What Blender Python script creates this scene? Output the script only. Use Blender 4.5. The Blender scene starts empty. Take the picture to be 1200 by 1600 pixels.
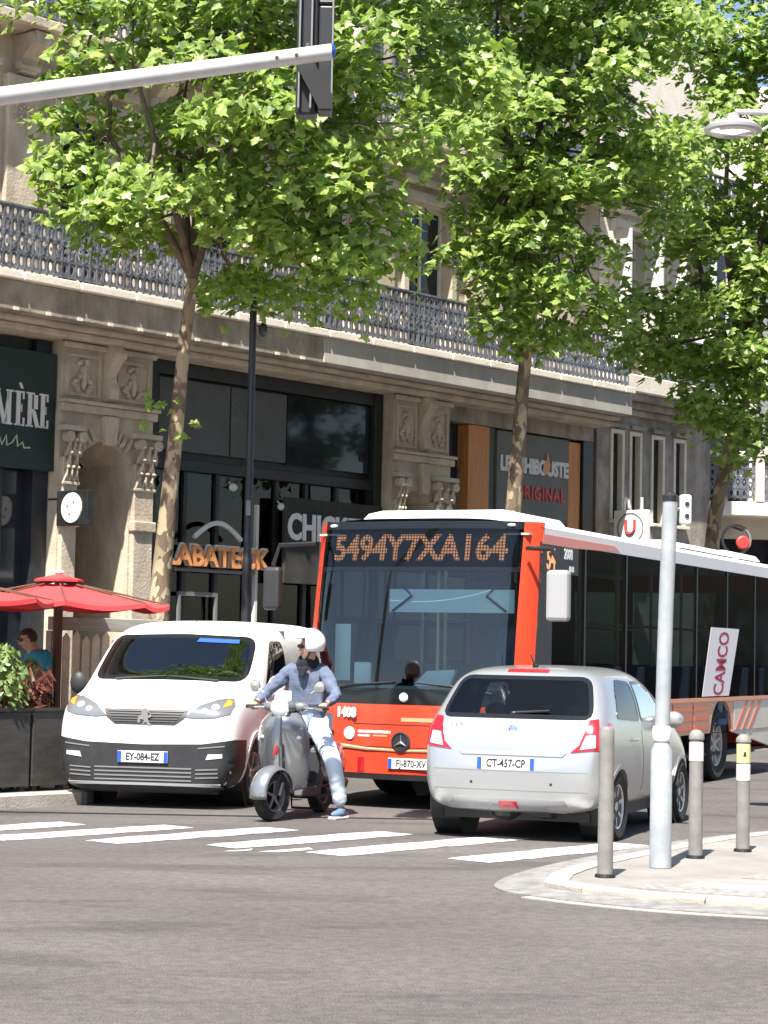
import bpy, bmesh, math, random
from mathutils import Vector, Matrix
from mathutils.bvhtree import BVHTree
from mathutils.geometry import tessellate_polygon
R = math.radians
sc = bpy.context.scene
COL = sc.collection
rnd = random.Random(7)

# ------------------------------------------------------------------ camera, sky, sun, exposure
FPX = 3300.0
pitch = math.atan(220 / FPX); roll = R(1.15)
cam = bpy.data.cameras.new('camera'); camo = bpy.data.objects.new('camera', cam); COL.objects.link(camo)
cam.sensor_fit = 'VERTICAL'; cam.sensor_height = 36.0; cam.lens = FPX / 1600 * 36.0
cam.clip_start = 0.1; cam.clip_end = 2000
_R0 = Vector((1, 0, 0)); _U0 = Vector((0, -math.sin(pitch), math.cos(pitch))); _F = Vector((0, math.cos(pitch), math.sin(pitch)))
_Rr = _R0 * math.cos(roll) + _U0 * math.sin(roll); _Uu = _U0 * math.cos(roll) - _R0 * math.sin(roll)
camo.matrix_world = Matrix(((_Rr.x, _Uu.x, -_F.x, 0), (_Rr.y, _Uu.y, -_F.y, 0), (_Rr.z, _Uu.z, -_F.z, 1.6), (0, 0, 0, 1)))
sc.camera = camo

SUN_EL = R(60); SUN_AZ = R(-16)            # azimuth from straight behind the camera, minus = to the left
sdir = Vector((math.sin(SUN_AZ) * math.cos(SUN_EL), -math.cos(SUN_AZ) * math.cos(SUN_EL), math.sin(SUN_EL)))
world = bpy.data.worlds.new('World'); sc.world = world; world.use_nodes = True
wn = world.node_tree.nodes; wl = world.node_tree.links
sky = wn.new('ShaderNodeTexSky'); sky.sky_type = 'NISHITA'; sky.sun_disc = False
sky.sun_elevation = SUN_EL; sky.sun_rotation = math.atan2(sdir.x, sdir.y)
bg = wn['Background']; bg.inputs['Strength'].default_value = 0.08
wl.new(sky.outputs[0], bg.inputs['Color'])
sun = bpy.data.lights.new('sun', 'SUN'); suno = bpy.data.objects.new('sun', sun); COL.objects.link(suno)
sun.energy = 5.0; sun.angle = R(0.55); sun.color = (1.0, 0.94, 0.84)
suno.rotation_euler = sdir.to_track_quat('Z', 'Y').to_euler(); suno.location = (0, 0, 40)
vs = sc.view_settings; vs.view_transform = 'Standard'; vs.look = 'None'; vs.gamma = 1; vs.use_curve_mapping = False
vs.exposure = 1.4
sc.cycles.max_bounces = 8; sc.cycles.transparent_max_bounces = 16

# ------------------------------------------------------------------ materials
MATS = {}
def mat(name, col, rough=0.6, metal=0.0, var=0.0, scale=6.0, bump=0.0, bscale=40.0, col2=None, spec=0.5, trans=0.0, emit=None, estr=0.0, coat=0.0, stretch=None, detail=6, streak=0.0):
    if name in MATS: return MATS[name]
    m = bpy.data.materials.new(name); m.use_nodes = True; MATS[name] = m
    nt = m.node_tree; n = nt.nodes; l = nt.links; b = n['Principled BSDF']
    b.inputs['Base Color'].default_value = (*col, 1); b.inputs['Roughness'].default_value = rough; b.inputs['Metallic'].default_value = metal
    b.inputs['Specular IOR Level'].default_value = spec
    if coat: b.inputs['Coat Weight'].default_value = coat; b.inputs['Coat Roughness'].default_value = 0.03
    if emit: b.inputs['Emission Color'].default_value = (*emit, 1); b.inputs['Emission Strength'].default_value = estr
    tc = n.new('ShaderNodeTexCoord'); src = tc.outputs['Object']
    if stretch:
        mp = n.new('ShaderNodeMapping'); mp.inputs['Scale'].default_value = stretch; l.new(src, mp.inputs[0]); src = mp.outputs[0]
    if var or col2:
        t = n.new('ShaderNodeTexNoise'); t.inputs['Scale'].default_value = scale; t.inputs['Detail'].default_value = detail; t.inputs['Roughness'].default_value = 0.62
        l.new(src, t.inputs['Vector'])
        rp = n.new('ShaderNodeValToRGB'); l.new(t.outputs['Fac'], rp.inputs[0])
        c2 = col2 if col2 else tuple(c * (1 + var) for c in col); c1 = col if col2 else tuple(c * (1 - var) for c in col)
        rp.color_ramp.elements[0].position = 0.35; rp.color_ramp.elements[0].color = (*c1, 1)
        rp.color_ramp.elements[1].position = 0.66; rp.color_ramp.elements[1].color = (*c2, 1)
        res = rp.outputs[0]
        if streak:                                   # soot and rain runs: vertical, with a shape of their own
            mp2 = n.new('ShaderNodeMapping'); mp2.inputs['Scale'].default_value = (1.0, 1.0, 0.34); l.new(tc.outputs['Object'], mp2.inputs[0])
            t3 = n.new('ShaderNodeTexNoise'); t3.inputs['Scale'].default_value = 1.9; t3.inputs['Detail'].default_value = 8; t3.inputs['Roughness'].default_value = .7; l.new(mp2.outputs[0], t3.inputs['Vector'])
            r3 = n.new('ShaderNodeValToRGB'); l.new(t3.outputs['Fac'], r3.inputs[0]); r3.color_ramp.elements[0].position = .40; r3.color_ramp.elements[0].color = (1 - streak, 1 - streak, 1 - streak * .95, 1); r3.color_ramp.elements[1].position = .60; r3.color_ramp.elements[1].color = (1, 1, 1, 1)
            mm = n.new('ShaderNodeMix'); mm.data_type = 'RGBA'; mm.blend_type = 'MULTIPLY'; mm.inputs[0].default_value = 1; l.new(res, mm.inputs[6]); l.new(r3.outputs[0], mm.inputs[7]); res = mm.outputs[2]
        l.new(res, b.inputs['Base Color'])
    if bump:
        t2 = n.new('ShaderNodeTexNoise'); t2.inputs['Scale'].default_value = bscale; t2.inputs['Detail'].default_value = 5
        l.new(src, t2.inputs['Vector'])
        bp = n.new('ShaderNodeBump'); bp.inputs['Strength'].default_value = bump; bp.inputs['Distance'].default_value = 0.02
        l.new(t2.outputs['Fac'], bp.inputs['Height']); l.new(bp.outputs[0], b.inputs['Normal'])
    return m
def glass_mat(name, tint, refl=1.0, rough=0.01, ior=1.5):
    m = bpy.data.materials.new(name); m.use_nodes = True; MATS[name] = m
    nt = m.node_tree; n = nt.nodes; l = nt.links; n.remove(n['Principled BSDF']); out = n['Material Output']
    tr = n.new('ShaderNodeBsdfTransparent'); tr.inputs[0].default_value = (*tint, 1)
    gl = n.new('ShaderNodeBsdfGlossy'); gl.inputs['Roughness'].default_value = rough
    fr = n.new('ShaderNodeFresnel'); fr.inputs['IOR'].default_value = ior
    mx = n.new('ShaderNodeMixShader'); mu = n.new('ShaderNodeMath'); mu.operation = 'MULTIPLY'; mu.inputs[1].default_value = refl; l.new(fr.outputs[0], mu.inputs[0]); l.new(mu.outputs[0], mx.inputs[0]); l.new(tr.outputs[0], mx.inputs[1]); l.new(gl.outputs[0], mx.inputs[2])
    l.new(mx.outputs[0], out.inputs[0]); return m
def leaf_mat(name, c1, c2, tr):
    m = bpy.data.materials.new(name); m.use_nodes = True; MATS[name] = m
    nt = m.node_tree; n = nt.nodes; l = nt.links; b = n['Principled BSDF']; out = n['Material Output']
    t = n.new('ShaderNodeTexNoise'); t.inputs['Scale'].default_value = 7.0; t.inputs['Detail'].default_value = 7
    tc = n.new('ShaderNodeTexCoord'); l.new(tc.outputs['Object'], t.inputs['Vector'])
    rp = n.new('ShaderNodeValToRGB'); l.new(t.outputs['Fac'], rp.inputs[0])
    rp.color_ramp.elements[0].position = 0.36; rp.color_ramp.elements[0].color = (*c1, 1)
    rp.color_ramp.elements[1].position = 0.64; rp.color_ramp.elements[1].color = (*c2, 1)
    l.new(rp.outputs[0], b.inputs['Base Color']); b.inputs['Roughness'].default_value = 0.42; b.inputs['Specular IOR Level'].default_value = 0.45
    tl = n.new('ShaderNodeBsdfTranslucent'); tl.inputs[0].default_value = (*tr, 1)
    mx = n.new('ShaderNodeMixShader'); mx.inputs[0].default_value = 0.33
    l.new(b.outputs[0], mx.inputs[1]); l.new(tl.outputs[0], mx.inputs[2]); l.new(mx.outputs[0], out.inputs[0]); return m

mat('white', (0.80, 0.80, 0.79), 0.35); mat('black', (0.012, 0.012, 0.013), 0.5); mat('black_gloss', (0.010, 0.011, 0.013), 0.12)
mat('rubber', (0.018, 0.017, 0.017), 0.85, var=0.3, scale=20); mat('chrome', (0.75, 0.75, 0.77), 0.15, 1.0)
mat('alloy', (0.62, 0.62, 0.64), 0.3, 0.9); mat('plastic_dark', (0.022, 0.023, 0.026), 0.55, var=0.2, scale=8)
mat('plastic_grey', (0.18, 0.18, 0.18), 0.6); mat('skin', (0.52, 0.30, 0.21), 0.55, var=0.08, scale=12)
mat('stone', (0.50, 0.415, 0.32), 0.9, col2=(0.62, 0.53, 0.42), scale=2.2, bump=0.45, bscale=22, streak=.26)
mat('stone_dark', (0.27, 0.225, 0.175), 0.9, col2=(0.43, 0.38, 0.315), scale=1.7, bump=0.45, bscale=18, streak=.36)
mat('stone_light', (0.64, 0.57, 0.48), 0.9, col2=(0.76, 0.70, 0.61), scale=2.0, bump=0.25, bscale=20)
mat('stone_grey', (0.40, 0.38, 0.34), 0.85, col2=(0.47, 0.45, 0.41), scale=1.2, bump=0.15, bscale=30, streak=.18)
mat('letter_orange', (0.72, 0.30, 0.11), 0.5); mat('letter_red', (0.55, 0.05, 0.045), 0.5); mat('iron', (0.02, 0.021, 0.024), 0.45); mat('iron_rail', (0.17, 0.18, 0.21), 0.35, 0.3, var=.4, scale=6)

# ------------------------------------------------------------------ building blocks
def link(o, parent=None):
    COL.objects.link(o)
    if parent is not None: o.parent = parent
    return o
def tag(o, label, cat, group=None):
    o['label'] = label; o['category'] = cat
    if group: o['group'] = group
    return o
def empty(name, loc=(0, 0, 0), rz=0.0, label=None, cat=None, group=None):
    o = bpy.data.objects.new(name, None); COL.objects.link(o); o.location = loc; o.rotation_euler = (0, 0, rz); o.empty_display_size = 0.2
    if label: tag(o, label, cat, group)
    return o
def copy_tree(o, parent=None):
    c = o.copy(); COL.objects.link(c)
    if parent is not None: c.parent = parent
    for ch in list(o.children): copy_tree(ch, c)
    return c
def mk(name, v, f, m, parent=None, smooth=False, kind=None):
    me = bpy.data.meshes.new(name); me.from_pydata([tuple(p) for p in v], [], f); me.validate(); me.update()
    if m is not None: me.materials.append(MATS[m] if isinstance(m, str) else m)
    if smooth: me.polygons.foreach_set('use_smooth', [True] * len(me.polygons))
    o = bpy.data.objects.new(name, me); link(o, parent)
    if kind: o['kind'] = kind
    return o
class MB:
    def __init__(s): s.v = []; s.f = []
    def add(s, v, f):
        k = len(s.v); s.v += [Vector(p) for p in v]; s.f += [tuple(i + k for i in q) for q in f]; return s
    def box(s, x0, x1, y0, y1, z0, z1):
        return s.add([(x0, y0, z0), (x1, y0, z0), (x1, y1, z0), (x0, y1, z0), (x0, y0, z1), (x1, y0, z1), (x1, y1, z1), (x0, y1, z1)],
                     [(0, 3, 2, 1), (4, 5, 6, 7), (0, 1, 5, 4), (1, 2, 6, 5), (2, 3, 7, 6), (3, 0, 4, 7)])
    def obox(s, c, size, mx):
        a, b, d = (q / 2 for q in size); c = Vector(c)
        vv = [(-a, -b, -d), (a, -b, -d), (a, b, -d), (-a, b, -d), (-a, -b, d), (a, -b, d), (a, b, d), (-a, b, d)]
        return s.add([c + mx @ Vector(p) for p in vv], [(0, 3, 2, 1), (4, 5, 6, 7), (0, 1, 5, 4), (1, 2, 6, 5), (2, 3, 7, 6), (3, 0, 4, 7)])
    def tube(s, pts, rad, n=8, cap=True):
        pts = [Vector(p) for p in pts]; rad = rad if isinstance(rad, (list, tuple)) else [rad] * len(pts)
        k = len(s.v); prev = None
        for i, p in enumerate(pts):
            d = (pts[min(i + 1, len(pts) - 1)] - pts[max(i - 1, 0)]).normalized()
            if prev is None:
                a = d.orthogonal().normalized()
            else:
                a = (prev - d * prev.dot(d)).normalized()
            prev = a; b = d.cross(a)
            for j in range(n):
                t = 2 * math.pi * j / n; s.v.append(p + (a * math.cos(t) + b * math.sin(t)) * rad[i])
        for i in range(len(pts) - 1):
            for j in range(n):
                s.f.append((k + i * n + j, k + i * n + (j + 1) % n, k + (i + 1) * n + (j + 1) % n, k + (i + 1) * n + j))
        if cap:
            s.f.append(tuple(k + j for j in reversed(range(n)))); e = k + (len(pts) - 1) * n; s.f.append(tuple(e + j for j in range(n)))
        return s
    def lathe(s, prof, n=16, mx=None, cap=True):
        k = len(s.v); mx = mx or Matrix()
        for (r_, z) in prof:
            for j in range(n):
                t = 2 * math.pi * j / n; s.v.append(mx @ Vector((r_ * math.cos(t), r_ * math.sin(t), z)))
        for i in range(len(prof) - 1):
            for j in range(n):
                s.f.append((k + i * n + j, k + i * n + (j + 1) % n, k + (i + 1) * n + (j + 1) % n, k + (i + 1) * n + j))
        if cap and prof[0][0] > 1e-5: s.f.append(tuple(k + j for j in reversed(range(n))))
        if cap and prof[-1][0] > 1e-5: e = k + (len(prof) - 1) * n; s.f.append(tuple(e + j for j in range(n)))
        return s
    def prism(s, poly, fn, a, b):
        """extrude a 2-D polygon between depths a and b; fn(p, q, depth) -> point"""
        n = len(poly); k = len(s.v)
        for d in (a, b):
            for (p, q) in poly: s.v.append(Vector(fn(p, q, d)))
        tri = tessellate_polygon([[Vector((p, q, 0)) for (p, q) in poly]])
        for t in tri: s.f.append(tuple(k + i for i in t)); s.f.append(tuple(k + n + i for i in reversed(t)))
        for i in range(n): s.f.append((k + i, k + (i + 1) % n, k + n + (i + 1) % n, k + n + i))
        return s
    def ell(s, c, r3, n=12, m=8, mx=None):
        c = Vector(c); mx = mx or Matrix(); k = len(s.v)
        for i in range(m + 1):
            a = math.pi * i / m
            for j in range(n):
                t = 2 * math.pi * j / n
                s.v.append(c + mx @ Vector((r3[0] * math.sin(a) * math.cos(t), r3[1] * math.sin(a) * math.sin(t), r3[2] * math.cos(a))))
        for i in range(m):
            for j in range(n): s.f.append((k + i * n + j, k + (i + 1) * n + j, k + (i + 1) * n + (j + 1) % n, k + i * n + (j + 1) % n))
        return s
    def grid(s, rows):
        k = len(s.v); n = len(rows[0])
        for r_ in rows: s.v += [Vector(p) for p in r_]
        for i in range(len(rows) - 1):
            for j in range(n - 1): s.f.append((k + i * n + j, k + i * n + j + 1, k + (i + 1) * n + j + 1, k + (i + 1) * n + j))
        return s
    def build(s, name, m, parent=None, smooth=False, bevel=0.0, kind=None, auto=None, fixn=True):
        me = bpy.data.meshes.new(name); me.from_pydata([tuple(p) for p in s.v], [], s.f)
        if fixn:
            bm = bmesh.new(); bm.from_mesh(me); bmesh.ops.remove_doubles(bm, verts=bm.verts, dist=1e-5) if smooth else None
            bmesh.ops.recalc_face_normals(bm, faces=bm.faces); bm.to_mesh(me); bm.free()
        me.materials.append(MATS[m] if isinstance(m, str) else m)
        if smooth:
            me.polygons.foreach_set('use_smooth', [True] * len(me.polygons))
            try: me.set_sharp_from_angle(angle=R(auto if auto else 42))
            except Exception: pass
        o = bpy.data.objects.new(name, me); link(o, parent)
        if bevel:
            bv = o.modifiers.new('bevel', 'BEVEL'); bv.width = bevel; bv.segments = 2; bv.limit_method = 'ANGLE'; bv.angle_limit = R(40)
        if kind: o['kind'] = kind
        return o
def box(name, m, parent, x0, x1, y0, y1, z0, z1, bevel=0.0): return MB().box(x0, x1, y0, y1, z0, z1).build(name, m, parent, bevel=bevel)

_dg = lambda: bpy.context.evaluated_depsgraph_get()
def bake(o):
    """evaluate modifiers of a temporary object into a plain mesh and drop the object"""
    bpy.context.view_layer.update(); me = bpy.data.meshes.new_from_object(o.evaluated_get(_dg())); bpy.data.objects.remove(o); return me
def text_obj(name, s, size, m, parent, mx, extrude=0.01, bold=0.0, shear=0.0, space=1.0, align='CENTER', sx=1.0):
    cu = bpy.data.curves.new('t', 'FONT'); cu.body = s; cu.size = size; cu.extrude = extrude; cu.align_x = align; cu.align_y = 'CENTER'
    cu.offset = bold; cu.shear = shear; cu.space_character = space; cu.resolution_u = 3
    o = bpy.data.objects.new('t', cu); COL.objects.link(o); me = bake(o); me.name = name
    me.transform(mx @ Matrix.Diagonal((sx, 1, 1, 1))); me.materials.clear(); me.materials.append(MATS[m] if isinstance(m, str) else m)
    return link(bpy.data.objects.new(name, me), parent)
# text facing the viewer (towards -y), lying in x/z
def TFRONT(x, y, z, rz=0.0): return Matrix.Translation((x, y, z)) @ Matrix.Rotation(rz, 4, 'Z') @ Matrix.Rotation(R(90), 4, 'X')

def skin_mesh(name, nodes, edges, m, parent, sub=2, root=0, fold=0.0):
    me = bpy.data.meshes.new(name); me.from_pydata([n[0] for n in nodes], edges, [])
    o = bpy.data.objects.new(name, me); COL.objects.link(o); sk = o.modifiers.new('skin', 'SKIN'); sk.use_smooth_shade = True
    for i, n in enumerate(nodes):
        r_ = n[1] if isinstance(n[1], tuple) else (n[1], n[1]); d = me.skin_vertices[0].data[i]; d.radius = r_; d.use_root = (i == root)
    su = o.modifiers.new('sub', 'SUBSURF'); su.levels = sub; su.render_levels = sub
    me2 = bake(o)
    if fold:                                          # cloth folds
        from mathutils import noise as _nz
        nr = [v.normal.copy() for v in me2.vertices]
        for v, q in zip(me2.vertices, nr): v.co += q * (fold * (_nz.noise(Vector((v.co.x * 11, v.co.y * 11, v.co.z * 17))) + .6 * _nz.noise(Vector((v.co.x * 26 + 7, v.co.y * 26, v.co.z * 34)))))
    me2.name = name; me2.materials.clear(); me2.materials.append(MATS[m]); me2.polygons.foreach_set('use_smooth', [True] * len(me2.polygons))
    return link(bpy.data.objects.new(name, me2), parent)

# ------------------------------------------------------------------ body shells with conforming panels
def hull_mesh(stations, sub=3):
    """stations: (y, [(x, z), ...] half section from bottom centre to top centre) -> smooth closed mesh"""
    v = []; f = []; n = len(stations[0][1]); ring = 2 * n - 2
    for (y, s) in stations:
        full = list(s) + [(-x, z) for (x, z) in reversed(s[1:-1])]
        v += [(x, y, z) for (x, z) in full]
    for i in range(len(stations) - 1):
        for j in range(ring): f.append((i * ring + j, i * ring + (j + 1) % ring, (i + 1) * ring + (j + 1) % ring, (i + 1) * ring + j))
    for e, rev in ((0, False), (len(stations) - 1, True)):      # caps as strips of quads
        b = e * ring
        for j in range(n - 1):
            a0, a1 = b + j, b + j + 1; c0 = b + (ring - j) % ring; c1 = b + ring - j - 1
            q = [a0, a1, c1, c0]; q = [x for i_, x in enumerate(q) if x not in q[:i_]]
            if len(q) >= 3: f.append(tuple(q) if rev else tuple(reversed(q)))
    me = bpy.data.meshes.new('hull'); me.from_pydata(v, [], f)
    bm = bmesh.new(); bm.from_mesh(me); bmesh.ops.recalc_face_normals(bm, faces=bm.faces); bm.to_mesh(me); bm.free()
    o = bpy.data.objects.new('hull', me); COL.objects.link(o); su = o.modifiers.new('s', 'SUBSURF'); su.levels = sub; su.render_levels = sub
    return bake(o)
def bvh_of(me):
    return BVHTree.FromPolygons([v.co.copy() for v in me.vertices], [tuple(p.vertices) for p in me.polygons])
AX = {'front': (lambda p, q: Vector((p, -6, q)), Vector((0, 1, 0))), 'back': (lambda p, q: Vector((p, 16, q)), Vector((0, -1, 0))),
      'right': (lambda p, q: Vector((6, p, q)), Vector((-1, 0, 0))), 'left': (lambda p, q: Vector((-6, p, q)), Vector((1, 0, 0))),
      'top': (lambda p, q: Vector((p, q, 6)), Vector((0, 0, -1)))}
def pt_in(poly, x, y):
    c = False; n = len(poly); j = n - 1
    for i in range(n):
        xi, yi = poly[i]; xj, yj = poly[j]
        if (yi > y) != (yj > y) and x < (xj - xi) * (y - yi) / (yj - yi) + xi: c = not c
        j = i
    return c
def resample(poly, n, rnd_=0.0):
    if rnd_:                                   # round the corners by chopping them
        for _ in range(3):
            q = []
            for i in range(len(poly)):
                a = Vector(poly[i]); b = Vector(poly[(i + 1) % len(poly)]); L = (b - a).length; t = min(0.25, rnd_ / max(L, 1e-6))
                q += [tuple(a.lerp(b, t)), tuple(b.lerp(a, t))]
            poly = q; rnd_ *= 0.5
    L = [0]
    for i in range(len(poly)): L.append(L[-1] + (Vector(poly[(i + 1) % len(poly)]) - Vector(poly[i])).length)
    out = []; j = 0
    for k in range(n):
        d = L[-1] * k / n
        while L[j + 1] < d: j += 1
        t = (d - L[j]) / max(L[j + 1] - L[j], 1e-9); out.append(tuple(Vector(poly[j]).lerp(Vector(poly[(j + 1) % len(poly)]), t)))
    return out
def inset(poly, w):
    n = len(poly); area = sum(poly[i][0] * poly[(i + 1) % n][1] - poly[(i + 1) % n][0] * poly[i][1] for i in range(n)); sg = 1 if area > 0 else -1
    out = []
    for i in range(n):
        a = Vector(poly[i - 1]); b = Vector(poly[i]); c = Vector(poly[(i + 1) % n]); t = (c - a).normalized(); nn = Vector((-t.y, t.x)) * sg
        out.append(tuple(b + nn * w))
    return out
class Shell:
    def __init__(s, me): s.me = me; s.bvh = bvh_of(me); s.cuts = []
    def hit(s, ax, p, q, off):
        o, d = AX[ax][0](p, q), AX[ax][1]; h = s.bvh.ray_cast(o, d)
        if h[0] is None:
            h = s.bvh.find_nearest(o + d * 6); 
            return h[0] + h[1] * off, h[1]
        nn = h[1] if h[1].dot(d) < 0 else -h[1]
        return h[0] + nn * off, nn
    def panel(s, name, ax, poly, m, parent, off=0.004, thick=0.012, step=0.06, smooth=True):
        bm = bmesh.new(); vs_ = [bm.verts.new((p, q, 0)) for p, q in poly]
        for t in tessellate_polygon([[Vector((p, q, 0)) for p, q in poly]]):
            try: bm.faces.new([vs_[i] for i in t])
            except ValueError: pass
        xs = [p for p, q in poly]; ys = [q for p, q in poly]
        for k in range(int((max(xs) - min(xs)) / step)):
            bmesh.ops.bisect_plane(bm, geom=bm.verts[:] + bm.edges[:] + bm.faces[:], plane_co=(min(xs) + (k + 0.5) * step, 0, 0), plane_no=(1, 0, 0))
        for k in range(int((max(ys) - min(ys)) / step)):
            bmesh.ops.bisect_plane(bm, geom=bm.verts[:] + bm.edges[:] + bm.faces[:], plane_co=(0, min(ys) + (k + 0.5) * step, 0), plane_no=(0, 1, 0))
        bmesh.ops.remove_doubles(bm, verts=bm.verts, dist=1e-4)
        bnd = [e for e in bm.edges if e.is_boundary]; nor = {}
        for v in bm.verts:
            c, nn = s.hit(ax, v.co.x, v.co.y, off); nor[v] = nn; v.co = c
        done = {}
        for e in bnd:
            a, b = e.verts
            for v in (a, b):
                if v not in done: done[v] = bm.verts.new(v.co - nor[v] * thick)
            try: bm.faces.new((a, b, done[b], done[a]))
            except ValueError: pass
        bmesh.ops.recalc_face_normals(bm, faces=bm.faces)
        me = bpy.data.meshes.new(name); bm.to_mesh(me); bm.free(); me.materials.append(MATS[m])
        if smooth:
            me.polygons.foreach_set('use_smooth', [True] * len(me.polygons)); me.set_sharp_from_angle(angle=R(50))
        return link(bpy.data.objects.new(name, me), parent)
    def ring(s, name, ax, outer, inner, m, parent, off=0.004, thick=0.02, k=3):
        n = len(outer); rows = []; mb = MB(); L = []
        for t in range(k + 1):
            row = []
            for (a, b) in zip(outer, inner):
                p = Vector(a).lerp(Vector(b), t / k); c, nn = s.hit(ax, p.x, p.y, off); row.append(c); L.append((c, nn))
            rows.append(row)
        first = [c - nn * thick for c, nn in L[:n]]; last = [c - nn * thick for c, nn in L[-n:]]
        rows = [first] + rows + [last]; mb.grid([r_ + [r_[0]] for r_ in rows])
        return mb.build(name, m, parent, smooth=True)
    def window(s, ax, poly, parent, w=0.05, glass='car_glass', seal='black_gloss', rr=0.06, n=72, name='window', off=0.005):
        o = resample(poly, n, rr); i_ = inset(o, w); s.cuts.append((ax, inset(o, w * 0.5)))
        p = s.panel(name, ax, inset(o, w * 0.9), glass, parent, off=off - 0.002, thick=0.004); s.ring('seal', ax, o, i_, seal, p, off=off)
        return p
    def cut_only(s, ax, poly): s.cuts.append((ax, poly))
    def body(s, name, m, parent, lining='black', lin=0.025):
        for nm, mm, d in ((name, m, 0.0), ('interior_lining', lining, lin)):
            bm = bmesh.new(); bm.from_mesh(s.me); kill = []
            for f in bm.faces:
                c = f.calc_center_median()
                for ax, poly in s.cuts:
                    dd = AX[ax][1]
                    if f.normal.dot(dd) > -0.05: continue
                    p, q = (c.x, c.z) if ax in ('front', 'back') else ((c.y, c.z) if ax in ('left', 'right') else (c.x, c.y))
                    if pt_in(poly, p, q): kill.append(f); break
            nrm = {v: v.normal.copy() for v in bm.verts} if d else None
            bmesh.ops.delete(bm, geom=kill, context='FACES')
            if d:
                for v in bm.verts: v.co -= nrm[v] * d
            me = bpy.data.meshes.new(nm); bm.to_mesh(me); bm.free(); me.materials.clear(); me.materials.append(MATS[mm])
            me.polygons.foreach_set('use_smooth', [True] * len(me.polygons)); o = link(bpy.data.objects.new(nm, me), parent)
            if not d: first = o
        return first
def circ(cx, cy, r_, n=28, a0=0, a1=360): return [(cx + r_ * math.cos(R(a0 + (a1 - a0) * i / n)), cy + r_ * math.sin(R(a0 + (a1 - a0) * i / n))) for i in range(n)]
def wheel(parent, c, rad, wid, side, rimr=None, spokes=5, rim='alloy', steer=0.0, hub=None, name='wheel'):
    """wheel with its axle along x; side=+1 shows its face to +x"""
    w = empty(name, c, steer); w.parent = parent; rimr = rimr or rad * 0.66
    mx = Matrix.Rotation(R(90), 4, 'Y'); h = wid / 2
    MB().lathe([(rimr, -h * 0.8), (rad * 0.9, -h), (rad * 0.985, -h * 0.72), (rad, -h * 0.3), (rad, h * 0.3), (rad * 0.985, h * 0.72), (rad * 0.9, h), (rimr, h * 0.8), (rimr * 0.97, 0), (rimr, -h * 0.8)], 32, mx, False).build('tyre', 'rubber', w, smooth=True, auto=35)
    r_ = MB(); s = side
    r_.lathe([(rimr, h * 0.78 * s), (rimr * 0.93, h * 0.74 * s), (rimr * 0.88, -h * 0.1 * s)], 32, mx, False)
    r_.lathe([(rimr * 0.24, h * 0.5 * s), (rimr * 0.2, h * 0.66 * s), (0.0, h * 0.7 * s)], 16, mx)
    for k in range(spokes):
        a = 2 * math.pi * k / spokes + 0.3; d = Vector((0, math.cos(a), math.sin(a))); t = Vector((0, -math.sin(a), math.cos(a)))
        p0 = d * rimr * 0.15 + Vector((h * 0.55 * s, 0, 0)); p1 = d * rimr * 0.95 + Vector((h * 0.66 * s, 0, 0)); ww = rimr * 0.085; dep = Vector((-h * 0.25 * s, 0, 0))
        r_.add([p0 - t * ww, p0 + t * ww, p1 + t * ww * 0.8, p1 - t * ww * 0.8, p0 - t * ww + dep, p0 + t * ww + dep, p1 + t * ww * 0.8 + dep, p1 - t * ww * 0.8 + dep],
               [(0, 1, 2, 3), (7, 6, 5, 4), (0, 4, 5, 1), (1, 5, 6, 2), (2, 6, 7, 3), (3, 7, 4, 0)])
    r_.build('rim', rim, w, smooth=True)
    MB().lathe([(rimr * 0.9, -h * 0.1 * s), (0.0, -h * 0.1 * s)], 24, mx).build('brake_disc', 'black', w)
    return w
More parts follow.
